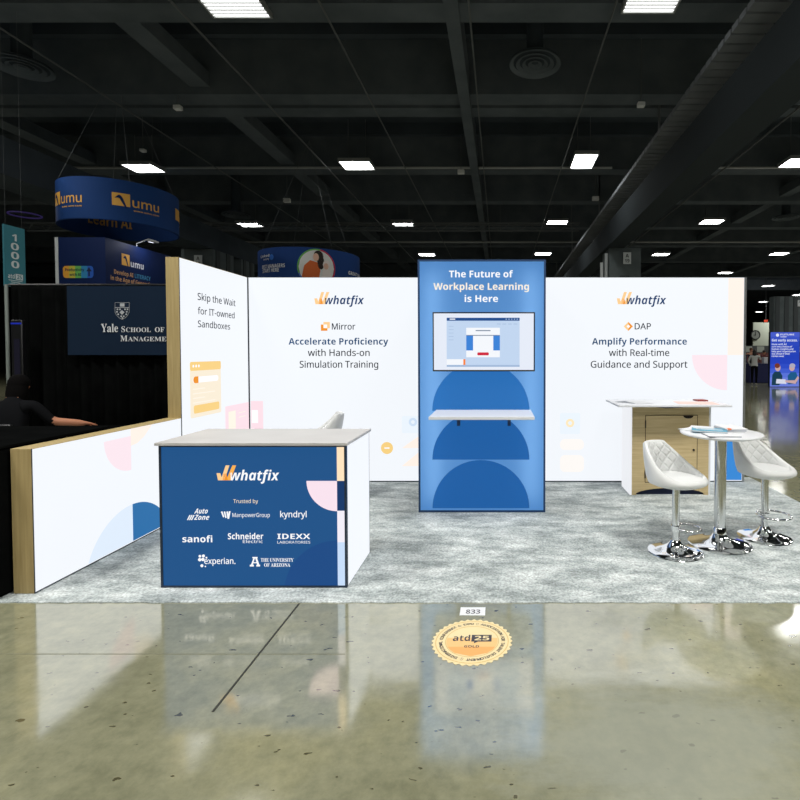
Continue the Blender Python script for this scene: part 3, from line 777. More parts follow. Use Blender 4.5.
# ------------------------------------------------------------------ back counter
t = thing('storage_counter', 'white topped wooden storage counter with lockable door against the back wall', 'counter', (1.85, 5.42, 0))
DX0, DX1, DY0, DY1 = 1.405, 2.275, 5.42, 5.79
b = B(); b.box(1.235, 2.42, 5.235, 5.88, .982, 1.002); b.build('worktop', M_WHITE, t, bevel=.002)
b = B(); b.box(DX0, DX0+.02, DY0, DY1, CZ, .982); b.build('side_panel', lit('frosted_side_panel', srgb(236, 238, 242), .95, True), t)
b = B(); b.box(DX1-.02, DX1, DY0, DY1, CZ, .982); b.build('side_panel', M_WHITE, t)
# oak front with a hand hole at the top and an arched toe cut
w = DX1-DX0-.04; x0 = DX0+.02; x1 = DX1-.02
pts = [(x0, CZ), (x0+.05, CZ)]
for k in range(17):
    u = k/16; pts.append((x0+.05+(w-.1)*u, CZ+.02+.055*math.sin(PI*u)**.6))
pts += [(x1-.05, CZ), (x1, CZ), (x1, .982), (x0+w*.82, .982)]
for k in range(17):
    u = k/16; pts.append((x0+w*.80-w*.6*u, .978-.03*math.sin(PI*u)))
pts += [(x0+w*.18, .982), (x0, .982)]
b = B(); b.prism(pts, DY0, DY0+.018, lambda u, v, d: (u, d, v)); b.build('front_panel', M_OAK, t)
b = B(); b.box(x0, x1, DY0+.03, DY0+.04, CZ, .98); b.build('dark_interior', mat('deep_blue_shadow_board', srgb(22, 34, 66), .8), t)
dz0, dz1, dx0, dx1 = .145, .875, 1.57, 2.13
b = B()
for q4 in ((dx0-.004, dx0+.002, dz0, dz1), (dx1-.002, dx1+.003, dz0, dz1), (dx0, dx1, dz1-.003, dz1+.004), (dx0, dx1, dz0-.003, dz0+.003)): b.box(q4[0], q4[1], DY0-.0015, DY0+.001, q4[2], q4[3])
b.build('door_gap', mat('gap_shadow', srgb(50, 38, 24), .9), t)
b = B(); b.box(dx0+.005, dx1-.005, DY0-.004, DY0+.002, dz0+.004, dz1-.004); door = b.build('door', M_OAK, t)
b = B(); f = front(DY0-.004); b.pie(f, (2.03, dz1-.005), .055, 180, 360, 0, ry=.03); b.build('finger_pull', mat('pull_hole', srgb(24, 18, 12), .9), door)
b = B(); b.tube([(2.09, DY0-.012, .50), (2.09, DY0-.002, .50)], .012, 14); b.build('lock', M_BLACKP, door)
for zz in (.78, .23):
    b = B(); b.box(dx0-.008, dx0+.006, DY0-.006, DY0-.002, zz-.04, zz+.04); b.build('hinge', mat('hinge_dark', srgb(70, 62, 48), .5, .5), door)
# papers on it
def sheet(name, label, cat, c, sx, sy, th, rz, m, group=None):
    b = B(); b.obox(c, sx, sy, th, rz); return tag(b.build(name, m), label, cat, group)
M_PINKP = mat('pale_pink_paper', srgb(232, 198, 188), .6); M_GREYP = mat('grey_paper', srgb(120, 124, 132), .5)
sheet('leaflet', 'grey leaflet lying at the left end of the storage counter', 'leaflet', (1.42, 5.55, 1.002), .17, .24, .002, .7, M_GREYP)
sheet('leaflet', 'white leaflet over the grey one on the storage counter', 'leaflet', (1.53, 5.52, 1.004), .2, .26, .002, .35, M_PAPER)
sheet('leaflet', 'pale pink sheet lying at the right of the storage counter', 'leaflet', (2.13, 5.47, 1.002), .42, .28, .002, -.12, M_PINKP)
o = sheet('red_booklet', 'small dark red booklet at the back right of the storage counter', 'booklet', (2.28, 5.72, 1.002), .12, .12, .014, .1, mat('dark_red_cover', srgb(140, 44, 40), .5))

# ------------------------------------------------------------------ bistro table
TX, TY, TZ = 1.775, 4.035, .915
t = thing('bistro_table', 'round white bistro table on a chrome pedestal between two stools', 'table', (TX, TY, CZ))
b = B(); b.lathe([(0, TZ-.03), (.27, TZ-.03), (.302, TZ-.022), (.312, TZ-.011), (.308, TZ-.003), (.296, TZ), (0, TZ)], (TX, TY, 0), 64); b.build('tabletop', M_WHITE, t)
b = B(); b.lathe([(.045, CZ+.06), (.045, TZ-.045), (.09, TZ-.04), (.09, TZ-.03)], (TX, TY, 0), 32); b.build('column', M_STEEL, t)
b = B(); b.lathe([(.0, CZ), (.240, CZ), (.243, CZ+.006), (.235, CZ+.012), (.17, CZ+.024), (.10, CZ+.042), (.065, CZ+.062), (.05, CZ+.09), (.0, CZ+.09)], (TX, TY, 0), 64); b.build('base', M_CHROME, t)
b = B(); b.lathe([(.05, CZ+.06), (.052, CZ+.06), (.052, CZ+.13), (.045, CZ+.14)], (TX, TY, 0), 32); b.build('collar', M_CHROME, t)
M_TEAL = mat('teal_cover', srgb(58, 148, 178), .4)
sheet('brochure', 'white brochure spread at the left edge of the bistro table', 'brochure', (1.64, 4.10, TZ), .21, .29, .004, .5, M_PAPER)
o = sheet('brochure', 'second white brochure fanned under the teal booklet on the table', 'brochure', (1.68, 4.17, TZ+.004), .21, .29, .004, -.5, M_PAPER)
t = thing('teal_booklet', 'teal blue and white striped booklet on the round table', 'booklet', (1.675, 4.02, TZ+.008), -.35)
b = B(); b.box(-.13, .13, -.08, .08, 0, .016); b.build('cover', M_TEAL, t, bevel=.003)
b = B(); b.box(-.10, .10, -.03, -.005, .0155, .018); b.box(-.12, .04, .02, .05, .0155, .018); b.box(-.131, .131, -.081, -.076, .004, .012); b.build('stripe', M_PAPER, t)
for k, (lab, m_) in enumerate((('lowest booklet of the small stack at the right on the round table', M_PAPER), ('middle grey booklet of the small stack on the round table', mat('grey_cover', srgb(176, 180, 188), .45)), ('top white booklet with an orange mark, on the small table stack', M_PAPER))):
    t = thing('booklet', lab, 'booklet', (1.862+.006*k, 4.08, TZ+.012*k), -.08+.05*k, 'booklets stacked on the round table')
    b = B(); b.box(-.085, .085, -.11, .11, 0, .0115); b.build('cover', m_, t, bevel=.002)
    if k == 2:
        b = B(); b.box(-.075, -.045, -.1105, -.08, .002, .0122); b.build('orange_mark', mat('orange_sticker', srgb(232, 112, 36), .5), t)
t = thing('paper_folder', 'thin white folder with a slate edge at the front of the round table', 'folder', (1.70, 3.86, TZ), -.03)
b = B(); b.box(-.12, .12, -.085, .085, 0, .006); b.build('cover', mat('slate_folder', srgb(110, 114, 124), .4), t)
b = B(); b.box(-.119, .119, -.083, .084, .006, .0075); b.build('top_sheet', M_PAPER, t)

# ------------------------------------------------------------------ stools
def stool_shell():
    NT, bm = 64, bmesh.new()
    uvl = bm.loops.layers.uv.new('quilt')
    def rim(th):
        # height of the rim over the pan, th = 0 front, pi back
        c = (1-math.cos(th))/2
        k = max(0, min(1, (c-.16)/.70))
        return .010 + .232*k**1.7
    def P(th, r, z, rise):
        lean = .20*rise                   # the back leans away as it rises
        x = r*math.cos(th)*(1.14 if math.cos(th) > 0 else 1.04) - lean
        y = 1.1*r*math.sin(th)*(1 - .80*rise)
        return Vector((x, y, z))
    rows = []
    prof = []
    Z0 = .0
    for v in range(25):
        ring = []
        for i in range(NT):
            th = 2*PI*i/NT; h = rim(th)
            if v <= 5:      # underside, from the hub out
                k = v/5; r = .05+.145*k; z = Z0+.035*k**2.2; rise = 0
            elif v <= 11:   # outer wall
                k = (v-5)/6; hz = (h+.032)*k; r = .195+.018*math.sin(PI*min(1, k*.6+.1)); z = Z0+.035+hz; rise = hz*.9
            elif v <= 14:   # rolled rim
                k = (v-11)/3; hz = h+.032; a = PI*k; r = .195+.013-.018*(1-math.cos(a)); z = Z0+.035+hz+.016*math.sin(a); rise = hz*.9
            elif v <= 19:   # inner wall
                k = (v-14)/5; hz = (h+.032)*(1-k)+.042*k; r = .172-.010*k; z = Z0+.035+hz; rise = hz*.9
            else:           # cushion
                k = (v-19)/5; r = .162*(1-k)+.0001; z = Z0+.077+.020*math.sin(PI*min(1, k*1.2+.05)/2); rise = .038*(1-k)
            ring.append((P(th, r, z, rise), th, z))
        rows.append([(bm.verts.new(p), th, z) for p, th, z in ring])
    for v in range(24):
        for i in range(NT):
            j = (i+1) % NT
            q = [rows[v][i], rows[v][j], rows[v+1][j], rows[v+1][i]]
            f = bm.faces.new([e[0] for e in q]); f.smooth = True
            th = q[0][1]
            f.material_index = 1 if (14 <= v < 19 and abs(th-PI) < 1.75) else 0
            for l, e in zip(f.loops, q):
                tt = e[1] if not (j == 0 and e[1] == 0) else 2*PI
                l[uvl].uv = (tt*2.1, e[2]*10.5)
    bm.faces.new([e[0] for e in rows[0]][::-1])
    bmesh.ops.remove_doubles(bm, verts=bm.verts, dist=.0005)
    bmesh.ops.recalc_face_normals(bm, faces=bm.faces)
    return bm
def make_stool(label, loc, rz, lift=0.0, ring=(.10, .09, 50), group='white bucket bar stools'):
    t = thing('bar_stool', label, 'bar stool', loc, rz, group); BASE[t.name] = Vector()
    b = B(); b.bm.free(); b.bm = stool_shell(); bmesh.ops.translate(b.bm, verts=b.bm.verts, vec=(-.005, 0, .508+lift)); b.build('seat_shell', [M_LEATHER, M_QUILT], t)
    b = B(); b.lathe([(0, 0), (.206, 0), (.209, .005), (.203, .010), (.15, .020), (.10, .033), (.065, .052), (.045, .075), (.036, .092), (0, .092)], seg=56); b.build('base', M_CHROME, t)
    b = B(); b.lathe([(.028, .07), (.028, .46+lift), (.028, .50+lift), (.07, .506+lift), (.07, .512+lift)], seg=40); b.build('column', M_STEEL, t)
    b = B(); c, R, ra = ring; ra = math.radians(ra)
    b.tube([(c*math.cos(ra)+R*math.cos(2*PI*k/40), c*math.sin(ra)+R*math.sin(2*PI*k/40),   .185+lift*.5) for k in range(40)], .0085, 10, True)
    b.lathe([(.031, .165+lift*.5), (.036, .165+lift*.5), (.036, .205+lift*.5), (.031, .205+lift*.5)], seg=24)
    b.build('footrest', M_CHROME, t)
    b = B(); b.tube([(0, 0, .50+lift), (-.03, .10, .49+lift), (-.06, .19, .45+lift)], .006, 8); b.build('lever', M_BLACKP, t)
    return t
make_stool('white bucket bar stool left of the round table, before the wooden door', (1.363, 3.875, CZ), math.radians(-52))
make_stool('white bucket bar stool right of the round table, at the carpet edge', (2.213, 4.18, CZ), math.radians(-60), .0, (.075, .13, 58))
make_stool('pale bar stool mostly hidden behind the reception counter', (-1.90, 5.2, CZ), math.radians(196), .085)

# ------------------------------------------------------------------ floor seal and number tag
t = thing('floor_sticker', 'round gold scalloped award sticker on the concrete in front of the booth', 'sticker', (-.152, 2.674, 0))
M_GOLD = mat('pale_gold_print', srgb(206, 178, 118), .5); M_GOLD2 = mat('cream_gold_print', srgb(226, 206, 158), .5); M_GOLD3 = mat('deep_gold_print', srgb(224, 164, 96), .5); M_GINK = mat('seal_ink', srgb(62, 60, 66), .5)
sxx, syy = -.152, 2.674
pts = []
NS = 36
for k in range(NS*6):
    a = 2*PI*k/(NS*6); r = .212+.006*math.cos(NS*a); pts.append((sxx+r*math.cos(a), syy+r*math.sin(a)))
b = B(); b.prism(pts, .0003, .0016, lambda u, v, d: (u, v, d)); b.build('backing', M_GOLD2, t)
b = B(); fz = flat(.0020)
def annulus(b, fn, c, r0, r1, a0, a1, mi, n=60):
    for k in range(n):
        A, C = math.radians(a0+(a1-a0)*k/n), math.radians(a0+(a1-a0)*(k+1)/n)
        b.poly(fn, [(c[0]+r0*math.cos(A), c[1]+r0*math.sin(A)), (c[0]+r1*math.cos(A), c[1]+r1*math.sin(A)), (c[0]+r1*math.cos(C), c[1]+r1*math.sin(C)), (c[0]+r0*math.cos(C), c[1]+r0*math.sin(C))], mi)
annulus(b, fz, (sxx, syy), .192, .198, 0, 360, 0); annulus(b, fz, (sxx, syy), .140, .145, 0, 360, 0)
for k in range(10):
    z0, z1 = -.138+.276*k/10, -.138+.276*(k+1)/10
    h0, h1 = math.sqrt(max(0, .138**2-z0**2)), math.sqrt(max(0, .138**2-z1**2))
    b.poly(fz, [(sxx-h0-1e-4, syy+z0), (sxx+h0+1e-4, syy+z0), (sxx+h1+1e-4, syy+z1), (sxx-h1-1e-4, syy+z1)], 1 if k < 3 else (2 if k < 6 else 3))
b.build('gold_disc', [M_GOLD, M_GOLD3, mat('mid_gold_print', srgb(226, 184, 122), .5), M_GOLD2], t)
b = B(); fz3 = flat(.0025)
b.text(fz3, 'atd', sxx-.105, sxx-.012, syy-.002, .055, 'bold', 0)
b.rect(fz3, sxx-.004, sxx+.105, syy-.008, syy+.056, 0); b.poly(fz3, [(sxx+.012, syy-.008), (sxx+.032, syy-.008), (sxx+.010, syy-.024)], 0)
b.text(flat(.003), '25', sxx+.012, sxx+.092, syy+.003, .042, 'bold', 1)
b.text(fz3, 'GOLD', sxx-.04, sxx+.04, syy-.062, .020, 'bold', 0)
def ring_text(b, s, R, a_mid, cap, z, inward=False, step=None):
    """letters set round a circle; inward: feet point outwards (lower half)"""
    n = len(s); step = step or 6.0
    for i, ch in enumerate(s):
        if ch == ' ': continue
        off = (i-(n-1)/2)*step
        a = math.radians(a_mid + (off if inward else -off))
        vs, fs, w = glyphs(ch, 'bold', 0)
        rot = a + (PI/2 if inward else -PI/2)
        rr = R
        bv = []
        for x, y in vs:
            lx, ly = (x-w/2)*cap, y*cap - cap/2
            bv.append(b.bm.verts.new((sxx+rr*math.cos(a)+lx*math.cos(rot)-ly*math.sin(rot), syy+rr*math.sin(a)+lx*math.sin(rot)+ly*math.cos(rot), z)))
        for f in fs:
            try: b.bm.faces.new([bv[q_] for q_ in f])
            except ValueError: pass
ring_text(b, 'CONFERENCE & EXPO · ASSOCIATION FOR TALENT DEVELOPMENT · INTERNATIONAL', .168, -1, .019, .0025, False, 5.07)
b.build('lettering', [M_GINK, M_GOLD2], t)
p0, p1 = at_z(459.5, 615.5, 0), at_z(485.5, 607.5, 0)
t = thing('number_tag', 'small white number tag stuck on the floor above the gold sticker', 'tag', ((p0.x+p1.x)/2, (p0.y+p1.y)/2, 0))
b = B(); b.box(p0.x, p1.x, p0.y, p1.y, .0003, .0016); b.build('card', M_PAPER, t)
b = B(); b.text(flat(.002), '833', p0.x+.035, p1.x-.03, p0.y+.018, (p1.y-p0.y)*.5, 'bold'); b.build('lettering', M_GINK, t)

# ------------------------------------------------------------------ neighbouring stand at left: drapes, banner, seated person
def drape(name, label, x0, x1, y, z0, z1, m, amp=.03, per=.16, group=None, cat='drape'):
    b = B(); n = int((x1-x0)/per*8); rows = []
    for i in range(n+1):
        x = x0+(x1-x0)*i/n; ph = 2*PI*(x-x0)/per
        rows.append([b.bm.verts.new((x + .01*math.sin(ph*.37), y+amp*(math.sin(ph)+.4*math.sin(ph*.53+1))*s_, z)) for z, s_ in ((z0, 1.2), ((z0+z1)/2, 1), (z1-.06, .7), (z1, .35))])
    for a, c in zip(rows, rows[1:]):
        for k in range(3):
            f = b.bm.faces.new((a[k], c[k], c[k+1], a[k+1])); f.smooth = True
    o = b.build(name, m)
    md = o.modifiers.new('thickness', 'SOLIDIFY'); md.thickness = .004
    return tag(o, label, cat, group) if label else o
t = thing('pipe_drape', 'black pleated backdrop drape on a pale pole behind the low left wall', 'drape', (-4.8, 6.62, 0))
o = drape('drape_cloth', None, -6.42, -3.2, 6.62, .02, 2.43, M_BLACKFAB); o.parent = t; o.matrix_parent_inverse = Matrix.Translation((4.8, -6.62, 0))
b = B(); b.tube([(-6.46, 6.6, .012), (-6.455, 6.6, 2.44)], .020, 10); b.build('upright', mat('pale_cloth_pole', srgb(112, 120, 116), .6), t)
b = B(); b.tube([(-6.46, 6.64, 2.44), (-3.2, 6.64, 2.44)], .015, 8); b.build('crossbar', M_BLACKP, t)
b = B(); b.box(-6.66, -6.26, 6.4, 6.8, 0, .012); b.build('base_plate', M_PIPE, t)
# banner
BY = 6.52
t = thing('cloth_banner', 'dark navy cloth banner with white university lettering hung on the black drape', 'banner', (-4.6, BY, 2.42))
p0 = at_y(67, 286, BY); p1 = at_y(66, 355, BY); bx1 = -3.85
b = B(); n = 50
rows = []
for i in range(n+1):
    x = p0.x+(bx1-p0.x)*i/n
    rows.append([b.bm.verts.new((x, BY+.006*math.sin(x*7)+.003*math.sin(x*17+z*4), z)) for z in (p1.z, (p0.z+p1.z)/2, p0.z)])
for a, c in zip(rows, rows[1:]):
    for k in range(2): b.bm.faces.new((a[k], c[k], c[k+1], a[k+1])).smooth = True
o = b.build('cloth', mat('navy_cloth', srgb(17, 32, 50), .8, 0, .1), t)
cy_ = lambda x, y: (at_y(x, y, BY-.02).x, at_y(x, y, BY-.02).z)
fy = front(BY-.012, 0)
M_YW = mat('white_print', (.56, .58, .60, 1), .7)
b = B()
line(b, fy, 'Yale', 100.6, 117.5, 332, 323.8, cy_, 'serif')
line(b, fy, 'S', 121, 124.6, 332, 326.3, cy_, 'serif'); line(b, fy, 'CHOOL', 125.5, 150.5, 332, 327.6, cy_, 'serif'); line(b, fy, 'OF', 154.5, 164, 332, 327.2, cy_, 'serif')
line(b, fy, 'M', 120, 127, 341.2, 335.5, cy_, 'serif'); line(b, fy, 'ANAGEMENT', 127.5, 176.5, 341.2, 336.8, cy_, 'serif')
b.build('lettering', M_YW, t)
b = B()
K = lambda x, y: cy_(0+x/4, 160+y/4)
out = [(458, 570), (515, 570), (515, 608), (508, 622), (498, 632), (487, 638), (476, 632), (465, 622), (458, 608)]
for a, c in zip(out, out[1:]+out[:1]):
    d = Vector((c[0]-a[0], c[1]-a[1])).normalized(); nx, ny = -d.y*.55, d.x*.55
    b.poly(fy, [K(a[0]+nx, a[1]+ny), K(c[0]+nx, c[1]+ny), K(c[0]-nx, c[1]-ny), K(a[0]-nx, a[1]-ny)])
b.poly(fy, [K(458, 589), K(515, 589), K(515, 591), K(458, 591)])
b.poly(fy, [K(478, 573), K(496, 573), K(496, 586), K(478, 586)])
b.poly(fy, [K(486, 600), K(496, 609), K(486, 619), K(476, 609)])
for ix, iy in ((465, 594), (475, 594), (495, 594), (505, 594), (463, 604), (502, 604), (468, 614), (500, 614), (480, 622), (490, 622), (485, 629)):
    b.poly(fy, [K(ix, iy), K(ix+6, iy), K(ix+6, iy+6), K(ix, iy+6)])
b.build('crest', mat('dim_white_print', (.36, .38, .40, 1), .7), t)
# slim dark column with a blue light bar
t = thing('light_column', 'slim dark upright column with a thin blue light, before the black drape', 'light column', (-6.07, 6.35, 0))
b = B(); b.box(-6.14, -6.0, 6.32, 6.38, .02, 1.96); b.build('post', M_BLACKP, t, bevel=.01)
b = B(); b.box(-6.20, -5.94, 6.22, 6.48, 0, .02); b.build('foot', M_BLACKP, t)
b = B(); b.box(-6.135, -6.005, 6.315, 6.325, 1.905, 1.925); b.build('light_bar', lit('blue_light_bar', srgb(24, 40, 150)), t)
b = B(); b.box(-6.10, -6.03, 6.315, 6.325, 1.2, 1.72); b.build('violet_panel', lit('dim_violet_panel', srgb(16, 15, 28)), t)
# black draped table at the very left edge and the work table behind the low wall
t = thing('draped_table', 'black cloth covered counter at the left photo edge, beside the birch wall end', 'table', (-3.7, 3.5, 0))
b = B(); b.box(-4.4, -3.145, 3.10, 4.0, .01, .95); b.build('cloth', M_BLACKFAB, t, bevel=.02, seg=3)
b = B(); b.box(-4.42, -3.135, 3.08, 4.02, .95, .965); b.build('tabletop', M_BLACKFAB, t)
t = thing('work_table', 'low black table behind the birch topped wall', 'table', (-4.2, 4.75, 0))
for x in (-4.4, -3.87):
    for y in (4.65, 5.4):
        b = B(); b.tube([(x, y, 0), (x, y, .745)], .018, 8); b.build('leg', M_BLACKP, t)
b = B(); b.box(-4.47, -3.8, 4.58, 5.47, .745, .76); b.build('tabletop', M_BLACKFAB, t)

# ------------------------------------------------------------------ people
def skin_mesh(joints, edges, root=0, sub=2):
    """one continuous surface grown around a skeleton; joints = [(x,y,z,r or (rx,ry))]"""
    me = bpy.data.meshes.new('b'); me.from_pydata([j[:3] for j in joints], edges, [])
    ob = bpy.data.objects.new('b', me); COL.objects.link(ob)
    sk = ob.modifiers.new('s', 'SKIN'); sk.use_smooth_shade = True
    for i, v in enumerate(me.skin_vertices[0].data):
        r = joints[i][3]; v.radius = r if isinstance(r, tuple) else (r, r); v.use_root = (i == root)
    ss = ob.modifiers.new('u', 'SUBSURF'); ss.levels = sub; ss.render_levels = sub
    dg = bpy.context.evaluated_depsgraph_get()
    out = bpy.data.meshes.new_from_object(ob.evaluated_get(dg))
    bpy.data.objects.remove(ob); bpy.data.meshes.remove(me)
    return out
def person(label, loc, rz, pose, mats, region, hair=None, hair_mat=None):
    t = thing('person', label, 'person', loc, rz)
    J = pose
    names = list(J); idx = {n: i for i, n in enumerate(names)}
    E = [('pelvis','belly'),('belly','chest'),('chest','neck'),('neck','head'),('head','crown')]
    for s in 'lr':
        E += [('chest','sh'+s),('sh'+s,'el'+s),('el'+s,'wr'+s),('wr'+s,'pa'+s),('pelvis','hip'+s),('hip'+s,'kn'+s),('kn'+s,'an'+s),('an'+s,'to'+s)]
        for k in range(4): E += [('pa'+s, 'f%d%s' % (k, s)), ('f%d%s' % (k, s), 'g%d%s' % (k, s))]
        E += [('wr'+s, 't'+s)]
    def fingers(s, side_):
        w, e = Vector(J['wr'+s][:3]), Vector(J['el'+s][:3]); d = (w-e).normalized()
        x = d.cross(Vector((0, 0, 1)))
        x = x.normalized() if x.length > .1 else Vector((side_, 0, 0))
        dn = d.cross(x).normalized()
        if dn.z > 0: dn = -dn
        J['pa'+s] = (*(w+d*.05), (.026, .018))
        for k, L in enumerate((.068, .08, .076, .058)):
            o = x*(k-1.5)*.019
            J['f%d%s' % (k, s)] = (*(w+d*(.085+L*.4)+o+dn*.008), .0085); J['g%d%s' % (k, s)] = (*(w+d*(.085+L*.85)+o+dn*.03), .007)
        J['t'+s] = (*(w+d*.06+x*.045*side_+dn*.012), .009)
    fingers('l', 1); fingers('r', -1)
    names = list(J); idx = {n: i for i, n in enumerate(names)}
    me = skin_mesh([J[n] for n in names], [(idx[a], idx[c]) for a, c in E], idx['pelvis'])
    for m in mats: me.materials.append(m)
    for p in me.polygons:
        p.material_index = region(p.center); p.use_smooth = True
    o = bpy.data.objects.new('body', me); COL.objects.link(o); o.parent = t
    h = Vector(J['head'][:3]); fwd = Vector(J.get('face', (0, 1, 0))[:3]) if False else Vector((0, 1, 0))
    # face: nose, eyes, ears, mouth (y+ is forward)
    b = B(); b.ball((h.x, h.y+.088, h.z+.01), .012, .016, .02, 0); b.ball((h.x-.075, h.y, h.z+.01), .012, .02, .03, 0); b.ball((h.x+.075, h.y, h.z+.01), .012, .02, .03, 0)
    b.ball((h.x, h.y+.078, h.z-.045), .022, .008, .006, 1)
    for s in (-1, 1): b.ball((h.x+s*.031, h.y+.078, h.z+.03), .011, .006, .007, 2)
    b.build('face', [mats[0], mat('lip', srgb(150, 84, 78), .5), mat('eye_dark', srgb(28, 22, 20), .3)], t)
    if hair:
        b = B(); hair(b, h); b.build('hair', hair_mat, t)
    return t
M_SKIN = mat('skin', srgb(196, 142, 112), .55); M_SKIN_D = mat('warm_skin', srgb(186, 126, 96), .55)
M_BLACKC = mat('black_cloth', srgb(18, 19, 21), .9, 0, .05); M_WJ = mat('white_jacket', srgb(208, 210, 206), .8); M_HAIR = mat('dark_hair', srgb(30, 22, 18), .5)
def standing(arm_l, arm_r, k=1.0):
    J = {'pelvis': (0, 0, .93, (.13, .10)), 'belly': (0, .01, 1.08, (.125, .09)), 'chest': (0, 0, 1.27, (.14, .10)), 'neck': (0, .0, 1.43, .05), 'head': (0, .025, 1.53, (.07, .085)), 'crown': (0, .015, 1.60, (.062, .075))}
    for s, sx, arm in (('l', -1, arm_l), ('r', 1, arm_r)):
        J['sh'+s] = (sx*.17, 0, 1.36, .058); J['el'+s] = (*arm[0], .042); J['wr'+s] = (*arm[1], .028)
        J['hip'+s] = (sx*.085, 0, .86, .088); J['kn'+s] = (sx*.09, .02, .48, .06); J['an'+s] = (sx*.09, -.02, .08, .042); J['to'+s] = (sx*.10, .12, .035, .036)
    return {n: tuple(q*k if not isinstance(q, tuple) else tuple(w*k for w in q) for q in v) for n, v in J.items()}
def long_hair(b, h):
    b.ball((h.x, h.y-.01, h.z+.03), .092, .098, .105, seg=20); b.ball((h.x, h.y-.035, h.z-.07), .094, .085, .19, seg=20)
def short_hair(b, h):
    b.ball((h.x, h.y-.018, h.z+.045), .088, .094, .085, seg=20)
def reg_w(c):
    if c.z > 1.42: return 0
    if c.z > .90 : return 0 if (abs(c.x) > .12 and c.y > .33) else 1
    return 2 if c.z > .09 else 3
person('woman in a white jacket and black trousers standing by the far blue table', (11.92, 23.6, 0), math.radians(-25),
       standing(((-.25, .04, 1.10), (-.2, .22, 1.0)), ((.26, .16, 1.20), (.22, .36, 1.38))), [M_SKIN, M_WJ, M_BLACKC, mat('white_shoe', srgb(200, 198, 190), .6)], reg_w, long_hair, M_HAIR)
def reg_d(c): return 0 if c.z > 1.42 else (1 if c.z > .09 else 2)
person('person in dark clothes behind the far table, facing this way', (13.25, 26.6, 0), math.radians(170),
       standing(((-.25, .0, 1.1), (-.22, .12, .92)), ((.25, .0, 1.1), (.22, .12, .92)), 1.08), [M_SKIN, mat('dark_blue_shirt', srgb(34, 44, 70), .8), M_BLACKC], reg_d, short_hair, mat('brown_hair', srgb(92, 62, 40), .6))
person('person in a maroon top behind the far table, right of the other', (14.15, 27.0, 0), math.radians(185),
       standing(((-.25, .0, 1.1), (-.22, .12, .92)), ((.25, .0, 1.1), (.22, .12, .92))), [M_SKIN, mat('maroon_shirt', srgb(96, 44, 40), .8), M_BLACKC], reg_d, short_hair, M_HAIR)
# seated person in black, back half turned, one bare forearm along the table
JS = {'pelvis': (0, 0, .56, (.15, .12)), 'belly': (0, .03, .72, (.14, .11)), 'chest': (0, .07, .93, (.16, .115)), 'neck': (0, .12, 1.10, .052), 'head': (0, .165, 1.195, (.072, .088)), 'crown': (0, .16, 1.265, (.064, .078))}
for s, sx in (('l', -1), ('r', 1)):
    JS['sh'+s] = (sx*.18, .08, 1.02, .06)
    JS['hip'+s] = (sx*.09, .04, .54, .09); JS['kn'+s] = (sx*.12, .44, .54, .066); JS['an'+s] = (sx*.12, .40, .09, .043); JS['to'+s] = (sx*.13, .54, .04, .036)
JS['ell'] = (-.27, .14, .78, .046); JS['wrl'] = (-.14, .34, .66, .031)
JS['elr'] = (.31, .14, .835, .048); JS['wrr'] = (.50, .28, .795, .034)
def reg_s(c):
    if c.z > 1.10 and c.y > .06 : return 0
    if (c.y > .30 or c.x > .335) and .72 < c.z < .90 and abs(c.x) > .06: return 0
    return 1
person('seated person in black clothes with one bare forearm resting on the dark table', (-4.96, 5.05, 0), math.radians(8), JS, [M_SKIN_D, M_BLACKC], reg_s, long_hair, mat('black_hair', srgb(11, 10, 10), .9, 0, .05))
t = thing('side_chair', 'black chair under the seated person in black', 'chair', (-4.96, 5.05, 0), math.radians(8))
b = B(); b.box(-.22, .22, -.2, .24, .40, .445); b.build('seat', M_BLACKP, t, bevel=.015)
b = B(); b.box(-.2, .2, -.24, -.205, .5, .86); b.build('backrest', M_BLACKP, t, bevel=.015)
for sx in (-1, 1):
    for y in (-.2, .22):
        b = B(); b.tube([(sx*.2, y, 0), (sx*.19, y*.9, .41)], .013, 8); b.build('leg', M_PIPE, t)
    b = B(); b.tube([(sx*.19, -.2, .42), (sx*.19, -.222, .8)], .012, 8); b.build('back_post', M_PIPE, t)

# ------------------------------------------------------------------ hanging signs and booths beyond
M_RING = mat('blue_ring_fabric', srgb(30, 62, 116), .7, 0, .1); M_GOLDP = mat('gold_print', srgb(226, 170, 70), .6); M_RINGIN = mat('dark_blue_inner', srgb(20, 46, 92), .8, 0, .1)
def ring_band(b, cx, cy, R, z0, z1, n=96, mi=0, inward=False):
    for k in range(n):
        a, c = 2*PI*k/n, 2*PI*(k+1)/n
        p = [(cx+R*math.sin(a), cy-R*math.cos(a), z0), (cx+R*math.sin(c), cy-R*math.cos(c), z0), (cx+R*math.sin(c), cy-R*math.cos(c), z1), (cx+R*math.sin(a), cy-R*math.cos(a), z1)]
        b.face(p[::-1] if inward else p, mi, True)
def giraffe_logo(b, fn, u0, v0, s, gi, di):
    b.rect(fn, u0, u0+s, v0+.12*s, v0+.98*s, gi, n=4)
    fn2 = lambda u, v: tuple(Vector(fn(u, v)) + Vector((0, -.006, 0)))
    P = lambda pts: [(u0+x*s, v0+y*s) for x, y in pts]
    b.poly(fn2, P([(.16, .62), (.30, .78), (.40, .86), (.52, .80), (.62, .62), (.84, 0), (.76, 0), (.52, .42), (.44, .60), (.34, .64)]), di)
rx, ry, rR, rz0, rz1 = -10.835, 14.48, 1.403, 5.0, 6.087
t = thing('hanging_ring_sign', 'round blue hanging sign with gold logos, above the left booths', 'hanging sign', (rx, ry, rz0))
b = B(); ring_band(b, rx, ry, rR, rz0, rz1); b.build('outer_fabric', M_RING, t)
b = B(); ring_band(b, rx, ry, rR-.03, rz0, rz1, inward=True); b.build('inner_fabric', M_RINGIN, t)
b = B()
